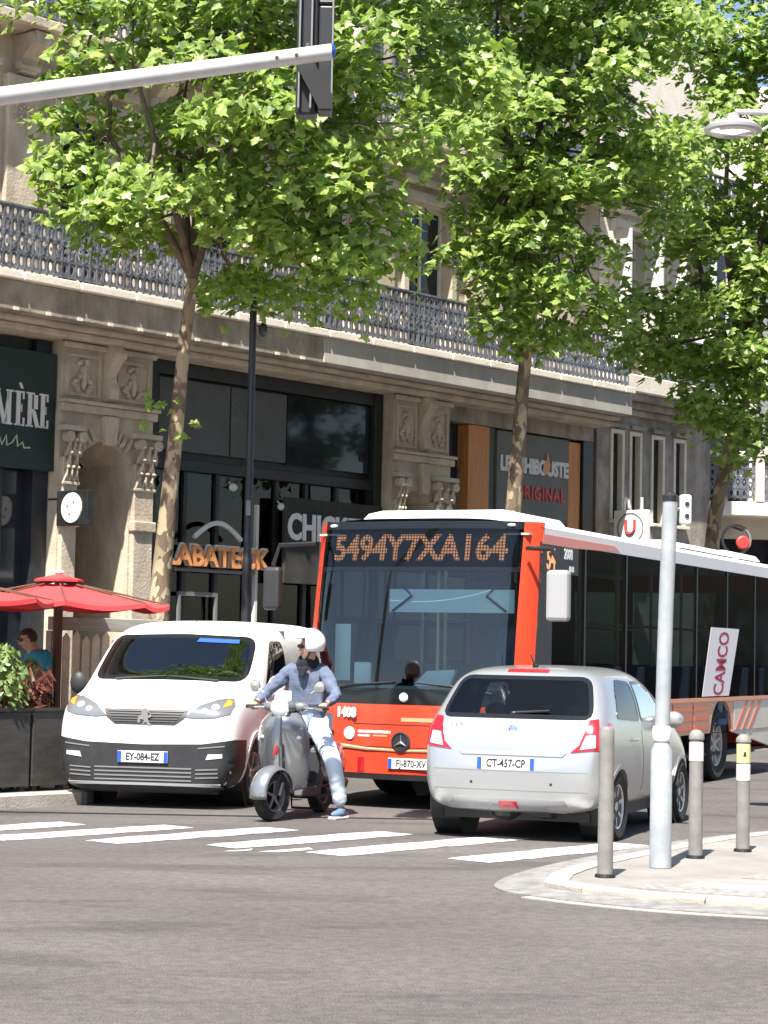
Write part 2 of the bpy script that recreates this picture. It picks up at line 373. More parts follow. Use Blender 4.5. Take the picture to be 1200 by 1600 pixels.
# ------------------------------------------------------------------ setting: road, kerbs, pavements, crossing
FA = R(41); FD = Vector((math.sin(FA), math.cos(FA), 0)); FN = Vector((math.cos(FA), -math.sin(FA), 0))   # along the facade, out of the facade
def un(u, n, z=0.0): p = FD * u + FN * n; return Vector((p.x, p.y, z))
def asphalt():
    m = bpy.data.materials.new('asphalt'); m.use_nodes = True; MATS['asphalt'] = m; nt = m.node_tree; n = nt.nodes; l = nt.links; b = n['Principled BSDF']
    tc = n.new('ShaderNodeTexCoord'); src = tc.outputs['Object']
    def noise(scale, detail, stretch=None):
        t = n.new('ShaderNodeTexNoise'); t.inputs['Scale'].default_value = scale; t.inputs['Detail'].default_value = detail
        if stretch:
            mp = n.new('ShaderNodeMapping'); mp.inputs['Scale'].default_value = stretch; mp.inputs['Rotation'].default_value = (0, 0, R(-30)); l.new(src, mp.inputs[0]); l.new(mp.outputs[0], t.inputs['Vector'])
        else: l.new(src, t.inputs['Vector'])
        return t.outputs['Fac']
    def ramp(f, p0, c0, p1, c1):
        r_ = n.new('ShaderNodeValToRGB'); l.new(f, r_.inputs[0]); e = r_.color_ramp.elements; e[0].position = p0; e[0].color = (*c0, 1); e[1].position = p1; e[1].color = (*c1, 1); return r_.outputs[0]
    def mul(a, c_, fac=1.0):
        x = n.new('ShaderNodeMix'); x.data_type = 'RGBA'; x.blend_type = 'MULTIPLY'; x.inputs[0].default_value = fac; l.new(a, x.inputs[6]); l.new(c_, x.inputs[7]); return x.outputs[2]
    big = ramp(noise(0.45, 6), 0.35, (0.082, 0.075, 0.074), 0.68, (0.110, 0.102, 0.101))
    track = ramp(noise(0.9, 3, (0.12, 1.4, 1)), 0.38, (0.93, 0.93, 0.935), 0.6, (1.03, 1.03, 1.02))
    grain = ramp(noise(90, 3), 0.3, (0.45, 0.45, 0.45), 0.72, (1.5, 1.48, 1.46))
    speck = ramp(noise(34, 2), 0.66, (1, 1, 1), 0.74, (1.5, 1.45, 1.4))
    v = n.new('ShaderNodeTexVoronoi'); v.feature = 'DISTANCE_TO_EDGE'; v.inputs['Scale'].default_value = 0.33
    dist = n.new('ShaderNodeTexNoise'); dist.inputs['Scale'].default_value = 1.4; dist.inputs['Detail'].default_value = 5; l.new(src, dist.inputs['Vector'])
    va = n.new('ShaderNodeVectorMath'); va.operation = 'SCALE'; va.inputs['Scale'].default_value = 1.3; l.new(dist.outputs['Color'], va.inputs[0])
    vb = n.new('ShaderNodeVectorMath'); l.new(src, vb.inputs[0]); l.new(va.outputs[0], vb.inputs[1]); l.new(vb.outputs[0], v.inputs['Vector'])
    crack = ramp(v.outputs['Distance'], 0.002, (0.72, 0.72, 0.72), 0.008, (1, 1, 1))
    mid = ramp(noise(13, 8), 0.34, (0.80, 0.80, 0.80), 0.66, (1.14, 1.13, 1.12)); oil = ramp(noise(1.7, 6, (0.35, 1.0, 1)), 0.34, (0.70, 0.70, 0.71), 0.46, (1, 1, 1))
    big = mul(mul(big, mid), oil)
    c = mul(mul(mul(mul(big, track), grain, 0.9), speck, 0.8), crack, 0.4); l.new(c, b.inputs['Base Color']); b.inputs['Roughness'].default_value = 0.88
    bp = n.new('ShaderNodeBump'); bp.inputs['Strength'].default_value = 0.35; bp.inputs['Distance'].default_value = 0.01; l.new(noise(110, 4), bp.inputs['Height']); l.new(bp.outputs[0], b.inputs['Normal'])
asphalt()
def paint():
    m = bpy.data.materials.new('road_paint'); m.use_nodes = True; MATS['road_paint'] = m; nt = m.node_tree; n = nt.nodes; l = nt.links; b = n['Principled BSDF']
    tc = n.new('ShaderNodeTexCoord'); t = n.new('ShaderNodeTexNoise'); t.inputs['Scale'].default_value = 5; t.inputs['Detail'].default_value = 9; t.inputs['Roughness'].default_value = 0.75
    l.new(tc.outputs['Object'], t.inputs['Vector']); r_ = n.new('ShaderNodeValToRGB'); l.new(t.outputs['Fac'], r_.inputs[0]); e = r_.color_ramp.elements
    e[0].position = 0.40; e[0].color = (0.16, 0.15, 0.145, 1); e[1].position = 0.50; e[1].color = (0.56, 0.56, 0.545, 1); l.new(r_.outputs[0], b.inputs['Base Color']); b.inputs['Roughness'].default_value = 0.75
paint()
mat('paving', (0.18, 0.17, 0.16), 0.85, col2=(0.26, 0.245, 0.23), scale=1.5, bump=0.2, bscale=60)
mat('kerb', (0.30, 0.27, 0.235), 0.85, col2=(0.42, 0.38, 0.33), scale=2.5, bump=0.3, bscale=50)
mat('kerb_grey', (0.14, 0.138, 0.136), 0.85, col2=(0.24, 0.235, 0.23), scale=7, bump=0.3, bscale=60)
mat('granite', (0.16, 0.155, 0.15), 0.8, col2=(0.30, 0.29, 0.28), scale=16, bump=0.5, bscale=25)
def struct(o): o['kind'] = 'structure'; return o
road = struct(mk('road', [(-400, -200, 0), (400, -200, 0), (400, 700, 0), (-400, 700, 0)], [(0, 1, 2, 3)], 'asphalt'))
# zebra crossing: each bar runs with the street; n = place across the street, (u0, u1) its length
for n_, u0, u1 in ((-14.74, 10.2, 12.74), (-13.95, 11.0, 13.29), (-13.2, 11.7, 13.9), (-12.32, 12.22, 14.42), (-11.38, 12.45, 14.93), (-10.33, 12.95, 15.25)):
    v = []; k = 9; ra = random.Random(int(-n_ * 50))
    for i in range(k + 1):
        u = u0 + (u1 - u0) * i / k; a = 0.215 + ra.uniform(-0.02, 0.02); b_ = 0.215 + ra.uniform(-0.02, 0.02)
        if i in (0, k): a -= 0.03; b_ -= 0.02
        v += [un(u + ra.uniform(-.02, .02), n_ - a, 0.004), un(u + ra.uniform(-.02, .02), n_ + b_, 0.004)]
    mk('crossing_bar', v, [(2 * i, 2 * i + 1, 2 * i + 3, 2 * i + 2) for i in range(k)], 'road_paint', road)
for n_, u0, u1, w in ((-11.75, 12.15, 12.75, 0.07), (-11.98, 11.95, 12.3, 0.04)):          # worn scraps of an older bar
    mk('crossing_bar', [un(u0, n_ - w, 0.004), un(u1, n_ - w, 0.004), un(u1 - .1, n_ + w, 0.004), un(u0 + .12, n_ + w, 0.004)], [(0, 1, 2, 3)], 'road_paint', road)

# pavement along the facade: bump-out with the terrace on the left, then a parking bay
KH = 0.13
edge = [un(-6, -16.45), un(14.40, -16.45), un(14.58, -16.55), un(14.7, -16.8), un(15.2, -19.4), un(15.5, -19.7), un(16, -19.8), un(60, -19.8)]
pv = edge + [un(60, -27), un(-6, -27)]
MBp = MB().prism([(p.x, p.y) for p in pv], lambda p, q, d: (p, q, d), -0.05, KH - 0.004)
pave = struct(MBp.build('pavement', 'paving', None))
def kerb_run(pts, w, m, z0, z1, parent, L=0.95, gap=0.008, name='kerb_stone', inward=1):
    """loose kerb stones laid along a polyline"""
    P = [Vector((p.x, p.y)) for p in pts]; S = [0]
    for i in range(len(P) - 1): S.append(S[-1] + (P[i + 1] - P[i]).length)
    def at(s):
        for i in range(len(P) - 1):
            if s <= S[i + 1] + 1e-6: return P[i].lerp(P[i + 1], (s - S[i]) / max(S[i + 1] - S[i], 1e-6))
        return P[-1]
    def nrm(s):
        t = (at(min(s + .05, S[-1])) - at(max(s - .05, 0))).normalized(); return Vector((-t.y, t.x)) * inward
    k = max(1, int(S[-1] / L)); st = S[-1] / k
    for i in range(k):
        a, b_ = i * st + gap / 2, (i + 1) * st - gap / 2; mid = (a + b_) / 2; vv = []; dz = rnd.uniform(-.003, .003); ff = []
        for s in (a, mid, b_):
            p = at(s); n_ = nrm(s); vv += [(p.x, p.y, z0), (p.x, p.y, z1 - .012 + dz), (p.x + n_.x * .012, p.y + n_.y * .012, z1 + dz), (p.x + n_.x * w, p.y + n_.y * w, z1 + dz), (p.x + n_.x * w, p.y + n_.y * w, z0)]
        for j in range(2):
            for q in range(4): ff.append((j * 5 + q, j * 5 + q + 1, j * 5 + 5 + q + 1, j * 5 + 5 + q))
        ff += [(0, 1, 2, 3, 4), (14, 13, 12, 11, 10)]
        mb = MB(); mb.add(vv, ff); mb.build(name, m, parent)
eo = [p + Vector((0, 0, 0)) for p in edge]
kerb_run([un(9.5, -16.43), un(14.41, -16.43), un(14.60, -16.53), un(14.72, -16.79), un(15.22, -19.39), un(15.52, -19.68), un(16, -19.78), un(34, -19.78)], 0.2, 'kerb', -0.05, KH + 0.001, pave)
# pavement corner on the right: concentric bands of stone
outer = [(5.6, 22.15), (4.2, 20.55), (2.65, 18.74), (1.93, 17.45), (1.40, 16.45), (1.05, 15.7), (0.84, 15.02), (0.80, 14.6), (0.90, 14.32), (1.10, 14.1), (1.36, 13.85), (1.68, 13.62), (2.05, 13.44), (2.43, 13.31), (3.4, 13.02), (6.5, 12.3)]
def smoothp(p, it=2):
    for _ in range(it):
        q = [p[0]]
        for i in range(len(p) - 1): a, b_ = Vector(p[i]), Vector(p[i + 1]); q += [tuple(a.lerp(b_, .25)), tuple(a.lerp(b_, .75))]
        p = q + [p[-1]]
    return p
outer = smoothp(outer)
def offs(p, w):
    out = []
    for i in range(len(p)):
        a = Vector(p[max(i - 1, 0)]); b_ = Vector(p[min(i + 1, len(p) - 1)]); t = (b_ - a).normalized(); out.append((p[i][0] - t.y * w, p[i][1] + t.x * w))
    return out
def band(name, w0, w1, z0, z1, m, parent, i0=0):
    A, B_ = offs(outer, w0)[i0:], offs(outer, w1)[i0:]; n = len(A)
    v = [(x, y, z0) for x, y in A] + [(x, y, z1) for x, y in B_] + [(x, y, -0.05) for x, y in A]
    return mk(name, v, [(i, i + 1, n + i + 1, n + i) for i in range(n - 1)] + [(2 * n + i, 2 * n + i + 1, i + 1, i) for i in range(n - 1)], m, parent)
inn = offs(outer, 0.5)
corner = struct(MB().prism(inn + [(9, 12.5), (9, 24)], lambda p, q, d: (p, q, d), -0.05, 0.052).build('pavement_corner', 'paving', None))
band('gutter', 0.0, 0.34, 0.012, 0.022, 'kerb_grey', corner)
kerb_run([Vector((x, y)) for x, y in offs(outer, 0.335)], 0.17, 'kerb', -0.05, 0.06, corner, L=0.9)
I0 = next(i for i, p in enumerate(outer) if p[0] > 1.25 and i > len(outer) // 2)
band('granite_strip', 0.64, 0.98, 0.0565, 0.0565, 'granite', corner, I0)
band('paving_strip', 1.0, 1.3, 0.0575, 0.0575, 'kerb', corner, I0 + 3)
band('paving_strip', 1.75, 2.1, 0.0585, 0.0585, 'granite', corner, I0 + 6)
band('edge_line', -0.09, -0.01, 0.006, 0.006, 'kerb', corner, I0 - 4)

# ------------------------------------------------------------------ the long stone building on the left
WOFF = -25.4
LB = FN * WOFF
def facade_empty(name, label): return empty(name, (LB.x, LB.y, 0), R(49), label, 'building')
BL = facade_empty('stone_building', 'long pale stone building with shops below and iron balconies behind the plane trees')
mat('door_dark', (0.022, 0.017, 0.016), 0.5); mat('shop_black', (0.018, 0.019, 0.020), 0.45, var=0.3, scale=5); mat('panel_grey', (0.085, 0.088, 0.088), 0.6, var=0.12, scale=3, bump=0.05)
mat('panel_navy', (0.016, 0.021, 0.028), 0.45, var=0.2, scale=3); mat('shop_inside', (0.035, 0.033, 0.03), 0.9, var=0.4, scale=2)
mat('shutter_grey', (0.18, 0.185, 0.19), 0.7, var=0.1, scale=5); mat('window_dark', (0.02, 0.024, 0.03), 0.06, var=0.3, scale=1.5); mat('frame_white', (0.62, 0.61, 0.58), 0.6)
glass_mat('shop_glass', (0.55, 0.58, 0.58)); glass_mat('car_glass', (0.62, 0.70, 0.70), refl=1.3); glass_mat('windscreen_glass', (0.76, 0.86, 0.88), refl=2.3); glass_mat('bus_glass', (0.60, 0.72, 0.76)); glass_mat('dark_glass', (0.48, 0.49, 0.50), refl=.03, ior=1.4)
U0, U1 = 12.0, 35.9; ZC = 6.62
# piers and the door openings between shop bays (y<0 is towards the street)
def pier(u0, u1, d0, d1, dz, deep):
    """pier u0..u1 with an arched doorway d0..d1 springing at dz; deep = depth of the porch"""
    p = empty('pier', (0, 0, 0)); p.parent = BL
    f = -0.22
    box('jamb', 'stone', p, u0, d0, f, 0.9, 0, dz); box('jamb', 'stone', p, d1, u1, f, 1.2, 0, dz)
    # arch block with a segmental opening
    n = 12; rise = (d1 - d0) * 0.28; pts = [(u0, dz + 0.75), (u0, dz)]
    for i in range(n + 1):
        t = i / n; pts.append((d0 + (d1 - d0) * t, dz + rise * math.sin(math.pi * t)))
    pts += [(u1, dz), (u1, dz + 0.75)]
    MB().prism(pts, lambda a, b_, d: (a, d, b_), f, 0.9).build('arch', 'stone', p)
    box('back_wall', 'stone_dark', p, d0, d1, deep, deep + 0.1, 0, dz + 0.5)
    dr = box('door', 'door_dark', p, d0 + .04, d1 - .04, deep - .05, deep - .002, 0.13, dz - 0.35, 0.01)
    for k in range(3): box('door_panel', 'door_dark', dr, d0 + .16, d1 - .16, deep - .075, deep - .05, 0.4 + k * 1.2, 1.4 + k * 1.2, 0.02)
    # entablature: panel, mouldings, ornament
    z = dz + 0.75
    box('frieze', 'stone', p, u0 + .02, u1 - .02, f + .02, 0.9, z, 6.6)
    box('moulding', 'stone', p, u0 - .03, u1 + .03, f - .10, f + .02, z - .02, z + .11, 0.02)
    box('moulding', 'stone', p, u0 - .05, u1 + .05, f - .15, f + .02, z + .112, z + .17, 0.015)
    box('moulding', 'stone', p, u0, u1, f - .08, f + .02, 6.25, 6.34, 0.02)
    mid = (u0 + u1) / 2
    for a, b_ in ((u0 + .1, mid - .18), (mid + .18, u1 - .1)):           # framed relief panels
        MB().box(a, b_, f - .02, f + .02, z + .24, z + .29).box(a, b_, f - .02, f + .02, 6.12, 6.17).box(a, a + .05, f - .02, f + .02, z + .29, 6.12).box(b_ - .05, b_, f - .02, f + .02, z + .29, 6.12).build('panel_frame', 'stone', p)
        o = MB(); ra = random.Random(int(a * 100))
        cx = (a + b_) / 2; cz = (z + 6.3) / 2
        for s in (-1, 1):
            for k in range(6):
                t = k / 5; ang = 0.6 + t * 3.4; rr = (b_ - a) * (0.36 - 0.2 * t)
                o.ell((cx + s * rr * math.sin(ang) * 0.8, f, cz - .22 + .5 * t + rr * .25 * math.cos(ang)), (.05, .05, .085), 6, 4, Matrix.Rotation(s * ang, 4, 'Y'))
        o.ell((cx, f, cz), (.055, .07, .2), 8, 5); o.build('relief', 'stone', p, smooth=True, kind='stuff')
    # scrolled console in the middle
    c = MB(); c.prism([(-.03, z + .2), (-.14, z + .25), (-.15, z + .4), (-.08, z + .6), (-.10, 5.95), (-.24, 6.12), (-.27, 6.28), (-.2, 6.36), (.1, 6.36), (.1, z + .2)], lambda a, b_, d: (d, f + a, b_), mid - .1, mid + .1)
    c.lathe([(.1, -.13), (.1, .13)], 12, Matrix.Translation((mid, f - .19, 6.22)) @ Matrix.Rotation(R(90), 4, 'Y')).build('console', 'stone', p, bevel=0.01)
    k_ = MB().prism([(mid - .1, dz + rise - .06), (mid + .1, dz + rise - .06), (mid + .15, z - .03), (mid - .15, z - .03)], lambda a, b_, d: (a, d, b_), f - .13, f + .01).build('keystone', 'stone', p, bevel=0.02)
    # voussoir ridges over the arch
    for s in (-1, 1):
        for k in range(3):
            t0 = .5 + s * (.15 + k * .11); x0 = d0 + (d1 - d0) * t0
            MB().tube([(x0, f - .02, dz + rise * math.sin(math.pi * min(max(t0, 0), 1)) + .05), (x0 + s * .07, f - .045, dz + .33 - .02 * k), (x0 + s * .16, f - .02, dz + .5 - .04 * k)], [.035, .045, .03], 6).build('ridge', 'stone', p, smooth=True)
    # pilasters with leafy capitals
    for a, b_ in ((u0 + .02, d0 - .03), (d1 + .03, u1 - .02)):
        pil = box('pilaster', 'stone', p, a, b_, f - .09, f + .01, 0.55, dz + .02, 0.02)
        box('base', 'stone', pil, a - .04, b_ + .04, f - .15, f + .01, 0.0, 0.545, 0.02)
        box('band', 'stone', pil, a - .02, b_ + .02, f - .12, f + .01, dz - .42, dz - .37, 0.01)
        box('band', 'stone', pil, a - .03, b_ + .03, f - .14, f + .01, 3.45, 3.62, 0.02)
        cap = MB(); w = b_ - a
        for row, (cnt, zz) in enumerate(((3, -.26), (2, -.04), (3, .16))):       # staggered acanthus leaves, tips curling out
            for k in range(cnt):
                xx = a + w * (k + .5) / cnt; yy = f - .09 - .03 * row; mx_ = Matrix.Rotation(R(14), 4, 'X')
                for lobe in (-1, 0, 1): cap.ell((xx + lobe * w * .09, yy - (.012 if lobe == 0 else 0), dz + zz - abs(lobe) * .05), (w * .075, .04, .15 - .04 * abs(lobe)), 7, 5, mx_ @ Matrix.Rotation(R(-16 * lobe), 4, 'Y'))
                cap.ell((xx, yy - .065, dz + zz + .115), (w * .10, .035, .03), 7, 4)
        for s in (-1, 1): cap.lathe([(.085, -.06), (.085, .06)], 10, Matrix.Translation(((a + b_) / 2 + s * w * .42, f - .17, dz + .32)) @ Matrix.Rotation(R(90), 4, 'X'))
        cap.box(a - .06, b_ + .06, f - .2, f + .01, dz + .42, dz + .5); cap.build('capital', 'stone', pil, smooth=True, kind='stuff')
    return p
pier(21.27, 23.22, 21.62, 22.75, 4.52, 1.05)
pier(29.17, 30.85, 29.45, 30.2, 4.40, 0.95)
pier(14.2, 16.0, 14.6, 15.6, 4.5, 0.9)
# wall over the shops, soffit, cornice and balcony
box('lintel_wall', 'stone', BL, U0, U1, -0.02, 1.0, 6.35, 7.0)
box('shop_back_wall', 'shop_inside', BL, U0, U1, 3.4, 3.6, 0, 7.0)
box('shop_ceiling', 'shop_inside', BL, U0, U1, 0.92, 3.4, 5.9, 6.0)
box('moulding', 'stone', BL, U0, U1, -0.45, -0.02, 6.36, 6.47, 0.03)
box('moulding', 'stone', BL, U0, U1, -0.62, -0.02, 6.475, 6.55, 0.02)
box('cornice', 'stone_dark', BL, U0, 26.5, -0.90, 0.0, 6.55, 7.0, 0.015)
box('cornice', 'stone_grey', BL, 26.504, 35.85, -0.93, 0.0, 6.56, 7.0, 0.01)
u = U0 + .3
while u < 26.3: box('drip_stone', 'stone_light', BL, u, u + .09, -0.925, -0.90, 6.555, 6.60); u += .62
u = U0
while u < U1 - .2:
    e = min(u + 1.12, U1); box('balcony_slab', 'stone_light', BL, u + .02, e - .02, -1.0, 0.3, 7.004, 7.13, 0.015); u += 1.12  # slab in paler stone, standing in for its sunlit edge
def railing(parent, u0, u1, y, z0, h, pitch_=0.14):
    m = MB(); n = int((u1 - u0) / pitch_)
    for zz, w in ((z0 + .05, .018), (z0 + .28, .012), (z0 + h - .2, .012), (z0 + h, .026)): m.box(u0, u1, y - w, y + w, zz - w * .6, zz + w * .6)
    def ring(cx, cz, rx, rz_, t=.015, k=8):
        for i in range(k):
            a0, a1 = 2 * math.pi * i / k, 2 * math.pi * (i + 1) / k; q = []
            for a in (a0, a1):
                for rr in (1 - t / rx, 1 + t / rx): q.append((cx + rx * rr * math.cos(a), y, cz + rz_ * rr * math.sin(a)))
            o = [(x, yy + .018, z) for x, yy, z in q]; m.add(q + o, [(0, 1, 3, 2), (4, 6, 7, 5), (0, 2, 6, 4), (1, 5, 7, 3)])
    for i in range(n):
        x = u0 + (i + .5) * pitch_
        m.box(x - .012, x + .012, y - .012, y + .012, z0, z0 + h)
        ring(x + pitch_ / 2, z0 + .165, pitch_ * .36, .10); ring(x + pitch_ / 2, z0 + h - .1, pitch_ * .36, .085)
        ring(x + pitch_ / 2, z0 + .43, pitch_ * .42, .13); ring(x + pitch_ / 2, z0 + .66, pitch_ * .30, .10)
        m.ell((x, y, z0 + .55), (.035, .025, .07), 5, 3); m.ell((x + pitch_ / 2, y, z0 + .43), (.03, .02, .04), 5, 3); m.ell((x, y, z0 + .3), (.04, .02, .03), 5, 3)
        sgn = 1 if i % 2 else -1; m.tube([(x + sgn * .01, y, z0 + .74), (x + sgn * .06, y, z0 + .70), (x + sgn * .05, y, z0 + .60), (x, y, z0 + .52), (x - sgn * .05, y, z0 + .42), (x - sgn * .06, y, z0 + .34), (x - sgn * .01, y, z0 + .30)], .011, 4)
    return m.build('iron_railing', 'iron_rail', parent, kind='stuff', fixn=False)
railing(BL, U0, 35.7, -0.93, 7.13, 0.98)
# first floor wall with real window openings
wins = [19.05, 21.9, 24.75, 27.6, 30.35, 33.2]; WW = 1.25; Z0, Z1 = 7.25, 10.1
edges = [U0]
for w in wins: edges += [w - WW / 2, w + WW / 2]
edges.append(U1)
for i in range(0, len(edges), 2): box('upper_wall', 'stone', BL, edges[i], edges[i + 1], 0.0, 0.5, 7.0, 11.0)
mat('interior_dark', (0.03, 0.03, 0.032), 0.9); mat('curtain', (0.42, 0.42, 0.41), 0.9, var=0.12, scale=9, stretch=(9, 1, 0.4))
def win_unit(parent, c, z0, z1, w, shutters=True, y=0.0, wallm='stone', lit='frame_white'):
    wn_ = empty('window', (0, 0, 0)); wn_.parent = parent; a, b_ = c - w / 2, c + w / 2
    box('pane', 'window_dark', wn_, a + .06, c - .03, y + .24, y + .255, z0 + .1, z1 - .1); box('pane', 'window_dark', wn_, c + .03, b_ - .06, y + .24, y + .255, z0 + .1, z1 - .1)
    MB().box(a, a + .06, y + .2, y + .3, z0, z1).box(b_ - .06, b_, y + .2, y + .3, z0, z1).box(c - .03, c + .03, y + .2, y + .3, z0, z1).box(a + .06, c - .03, y + .2, y + .3, z1 - .1, z1).box(c + .03, b_ - .06, y + .2, y + .3, z1 - .1, z1).box(a + .06, c - .03, y + .2, y + .3, z0, z0 + .1).box(c + .03, b_ - .06, y + .2, y + .3, z0, z0 + .1).build('frame', lit, wn_)
    MB().box(a - .16, a - .002, y - .08, y + .01, z0 - .05, z1 + .18).box(b_ + .002, b_ + .16, y - .08, y + .01, z0 - .05, z1 + .18).box(a - .002, b_ + .002, y - .08, y + .01, z1 + .002, z1 + .18).build('surround', wallm, wn_, bevel=.015)
    box('hood', wallm, wn_, a - .28, b_ + .28, y - .22, y + .01, z1 + .30, z1 + .42, .02)
    if shutters:
        for s in (-1, 1):
            x0, x1 = (a - .62, a - .17) if s < 0 else (b_ + .17, b_ + .62)
            sh = box('shutter', 'shutter_grey', wn_, x0, x1, y - .06, y - .02, z0, z1)
            k = MB(); z = z0 + .12
            while z < z1 - .15: k.obox(((x0 + x1) / 2, y - .07, z), (x1 - x0 - .12, .012, .075), Matrix.Rotation(R(35), 3, 'X')); z += .095
            k.build('slat', 'shutter_grey', sh, kind='stuff')
    return wn_
for i, w in enumerate(wins):
    box('lintel', 'stone', BL, w - WW / 2, w + WW / 2, 0.0, 0.5, Z1, 11.0); box('sill_wall', 'stone', BL, w - WW / 2, w + WW / 2, 0.02, 0.5, 7.0, Z0)
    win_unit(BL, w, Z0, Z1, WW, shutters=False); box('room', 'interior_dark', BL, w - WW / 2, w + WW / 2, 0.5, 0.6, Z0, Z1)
for w in [20.48, 23.3, 26.2, 28.97, 31.77, 34.6]:                          # flat pilasters between the windows
    q = box('pilaster', 'stone', BL, w - .32, w + .32, -0.10, 0.005, 7.14, 10.1, .02)
    box('capital_block', 'stone', BL, w - .38, w + .38, -0.16, 0.006, 10.1, 10.34, .03)
    c = MB().prism([(0, 10.35), (-.18, 10.4), (-.2, 10.6), (-.34, 10.72), (-.5, 10.78), (-.52, 10.98), (0, 10.98)], lambda a, b_, d: (d, a, b_), w - .16, w + .16)
    for zz, yy, rr in ((10.84, -.42, .13), (10.5, -.16, .09)): c.lathe([(rr, -.19), (rr * .8, -.2), (rr * .55, -.16), (rr * .55, .16), (rr * .8, .2), (rr, .19)], 14, Matrix.Translation((w, yy, zz)) @ Matrix.Rotation(R(90), 4, 'Y'))
    c.build('console', 'stone', BL, bevel=.008)
    sc_ = MB()
    for k in range(22):
        a = k * .62; rr = .26 - .0105 * k; sc_.ell((w + rr * math.cos(a) * 1.0, -.12, 9.75 + rr * math.sin(a)), (.035, .03, .035), 5, 3)
    sc_.build('relief', 'stone', BL, smooth=True, kind='stuff')
box('balcony_slab', 'stone', BL, U0, U1, -0.62, 0.3, 11.0, 11.16, .02)
railing(BL, U0, U1 - .2, -0.56, 11.16, 0.95, .19)
edges2 = [U0]
for w in wins: edges2 += [w - .6, w + .6]
edges2.append(U1)
for i in range(0, len(edges2), 2): box('upper_wall', 'stone', BL, edges2[i], edges2[i + 1], 0.0, 0.5, 11.16, 15.4)
for w in wins:
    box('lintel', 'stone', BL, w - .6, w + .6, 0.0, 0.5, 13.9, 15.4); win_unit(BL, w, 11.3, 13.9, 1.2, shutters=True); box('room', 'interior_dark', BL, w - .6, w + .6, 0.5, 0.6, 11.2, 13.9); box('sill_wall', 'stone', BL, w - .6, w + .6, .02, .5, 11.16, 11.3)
box('cornice', 'stone_dark', BL, U0, U1, -0.6, 0.5, 15.4, 15.8, .03); box('roof_wall', 'stone_dark', BL, U0, U1, 0.5, 8.0, 7.0, 15.7)
# shop bay 2 (dark front between the two piers): frame, fascia panels, glazing bars
def bar(m, u0, u1, y0, y1, z0, z1, name='frame_bar', parent=None): return box(name, m, parent, u0, u1, y0, y1, z0, z1, .006)
S2 = empty('shopfront'); S2.parent = BL
box('frame_bar', 'shop_black', S2, 23.24, 23.55, 0.02, 0.5, 0.13, 6.34, .01); box('frame_bar', 'shop_black', S2, 28.95, 29.16, 0.02, 0.5, 0.13, 6.34, .01)
box('fascia_back', 'shop_black', S2, 23.55, 28.95, 0.22, 0.5, 4.72, 6.34)
box('fascia_head', 'shop_black', S2, 23.55, 28.95, 0.05, 0.22, 6.12, 6.34, .01)
for a, b_ in ((23.66, 25.30), (25.34, 26.70)): box('fascia_panel', 'panel_grey', S2, a, b_, 0.12, 0.218, 4.88, 6.08, .008)
box('fascia_glass', 'window_dark', S2, 26.74, 28.92, 0.14, 0.216, 4.86, 6.10, .004)
box('transom', 'shop_black', S2, 23.55, 28.95, 0.08, 0.36, 4.56, 4.74, .01)
for x in (24.35, 25.1, 25.85, 26.55, 27.3, 28.1): box('glazing_bar', 'shop_black', S2, x - .045, x + .045, 0.16, 0.30, 0.6, 4.56, .005)
for a, b_ in ((23.55, 24.305), (24.395, 25.055), (25.145, 25.805), (25.895, 26.505), (26.595, 27.255), (27.345, 28.055), (28.145, 28.95)): box('pane', 'shop_glass', S2, a + .002, b_ - .002, 0.22, 0.235, 0.6, 4.56)
box('door_post', 'frame_white', S2, 25.95, 26.01, .06, .13, .13, 4.1); MB().box(24.15, 24.20, .05, .1, .6, 2.55).box(25.0, 25.05, .05, .1, .6, 2.55).box(24.20, 25.0, .05, .1, 2.48, 2.55).build('picture_frame', 'plastic_grey', S2)
for i in range(14): box('shelf_goods', ('letter_orange', 'frame_white', 'panel_grey', 'letter_red')[i % 4], S2, 23.8 + .36 * i, 24.05 + .36 * i, 1.4, 1.6, 1.0 + .55 * (i % 3), 1.3 + .55 * (i % 3))
box('stall_riser', 'shop_black', S2, 23.55, 28.95, 0.15, 0.4, 0.13, 0.6, .01)
for a, b_, z0, z1, mm in ((26.65, 27.2, 4.12, 4.5, 'frame_white'), (27.5, 27.95, 3.95, 4.45, 'curtain'), (28.2, 28.7, 3.9, 4.5, 'curtain')): box('notice', mm, S2, a, b_, 0.30, 0.32, z0, z1)
for x, z in ((23.9, 4.35), (25.3, 4.35), (26.5, 4.1)): MB().ell((x, 0.0, z), (.09, .07, .07), 8, 5).tube([(x, 0, z), (x, .1, z + .1)], .015, 5).build('spotlight', 'frame_white', S2, smooth=True)
# shop bay 1 (far left): navy front with roller shutter
S1 = empty('shopfront'); S1.parent = BL
box('frame_bar', 'panel_navy', S1, 20.95, 21.25, 0.0, 0.5, 0.13, 6.34, .01); box('frame_bar', 'panel_navy', S1, 20.2, 20.42, 0.06, 0.4, 0.13, 4.3, .01)
box('pane', 'window_dark', S1, 20.424, 20.948, 0.2, 0.22, 0.6, 4.3); box('stall_riser', 'panel_navy', S1, 20.424, 20.948, .12, .4, .13, .598)
z = .15
while z < 4.25: box('shutter_slat', 'panel_grey', S1, 16.1, 20.198, 0.2, 0.235, z, z + .098, .012); z += .105
box('fascia_back', 'panel_navy', S1, 16.0, 20.94, 0.1, 0.5, 4.32, 6.34)
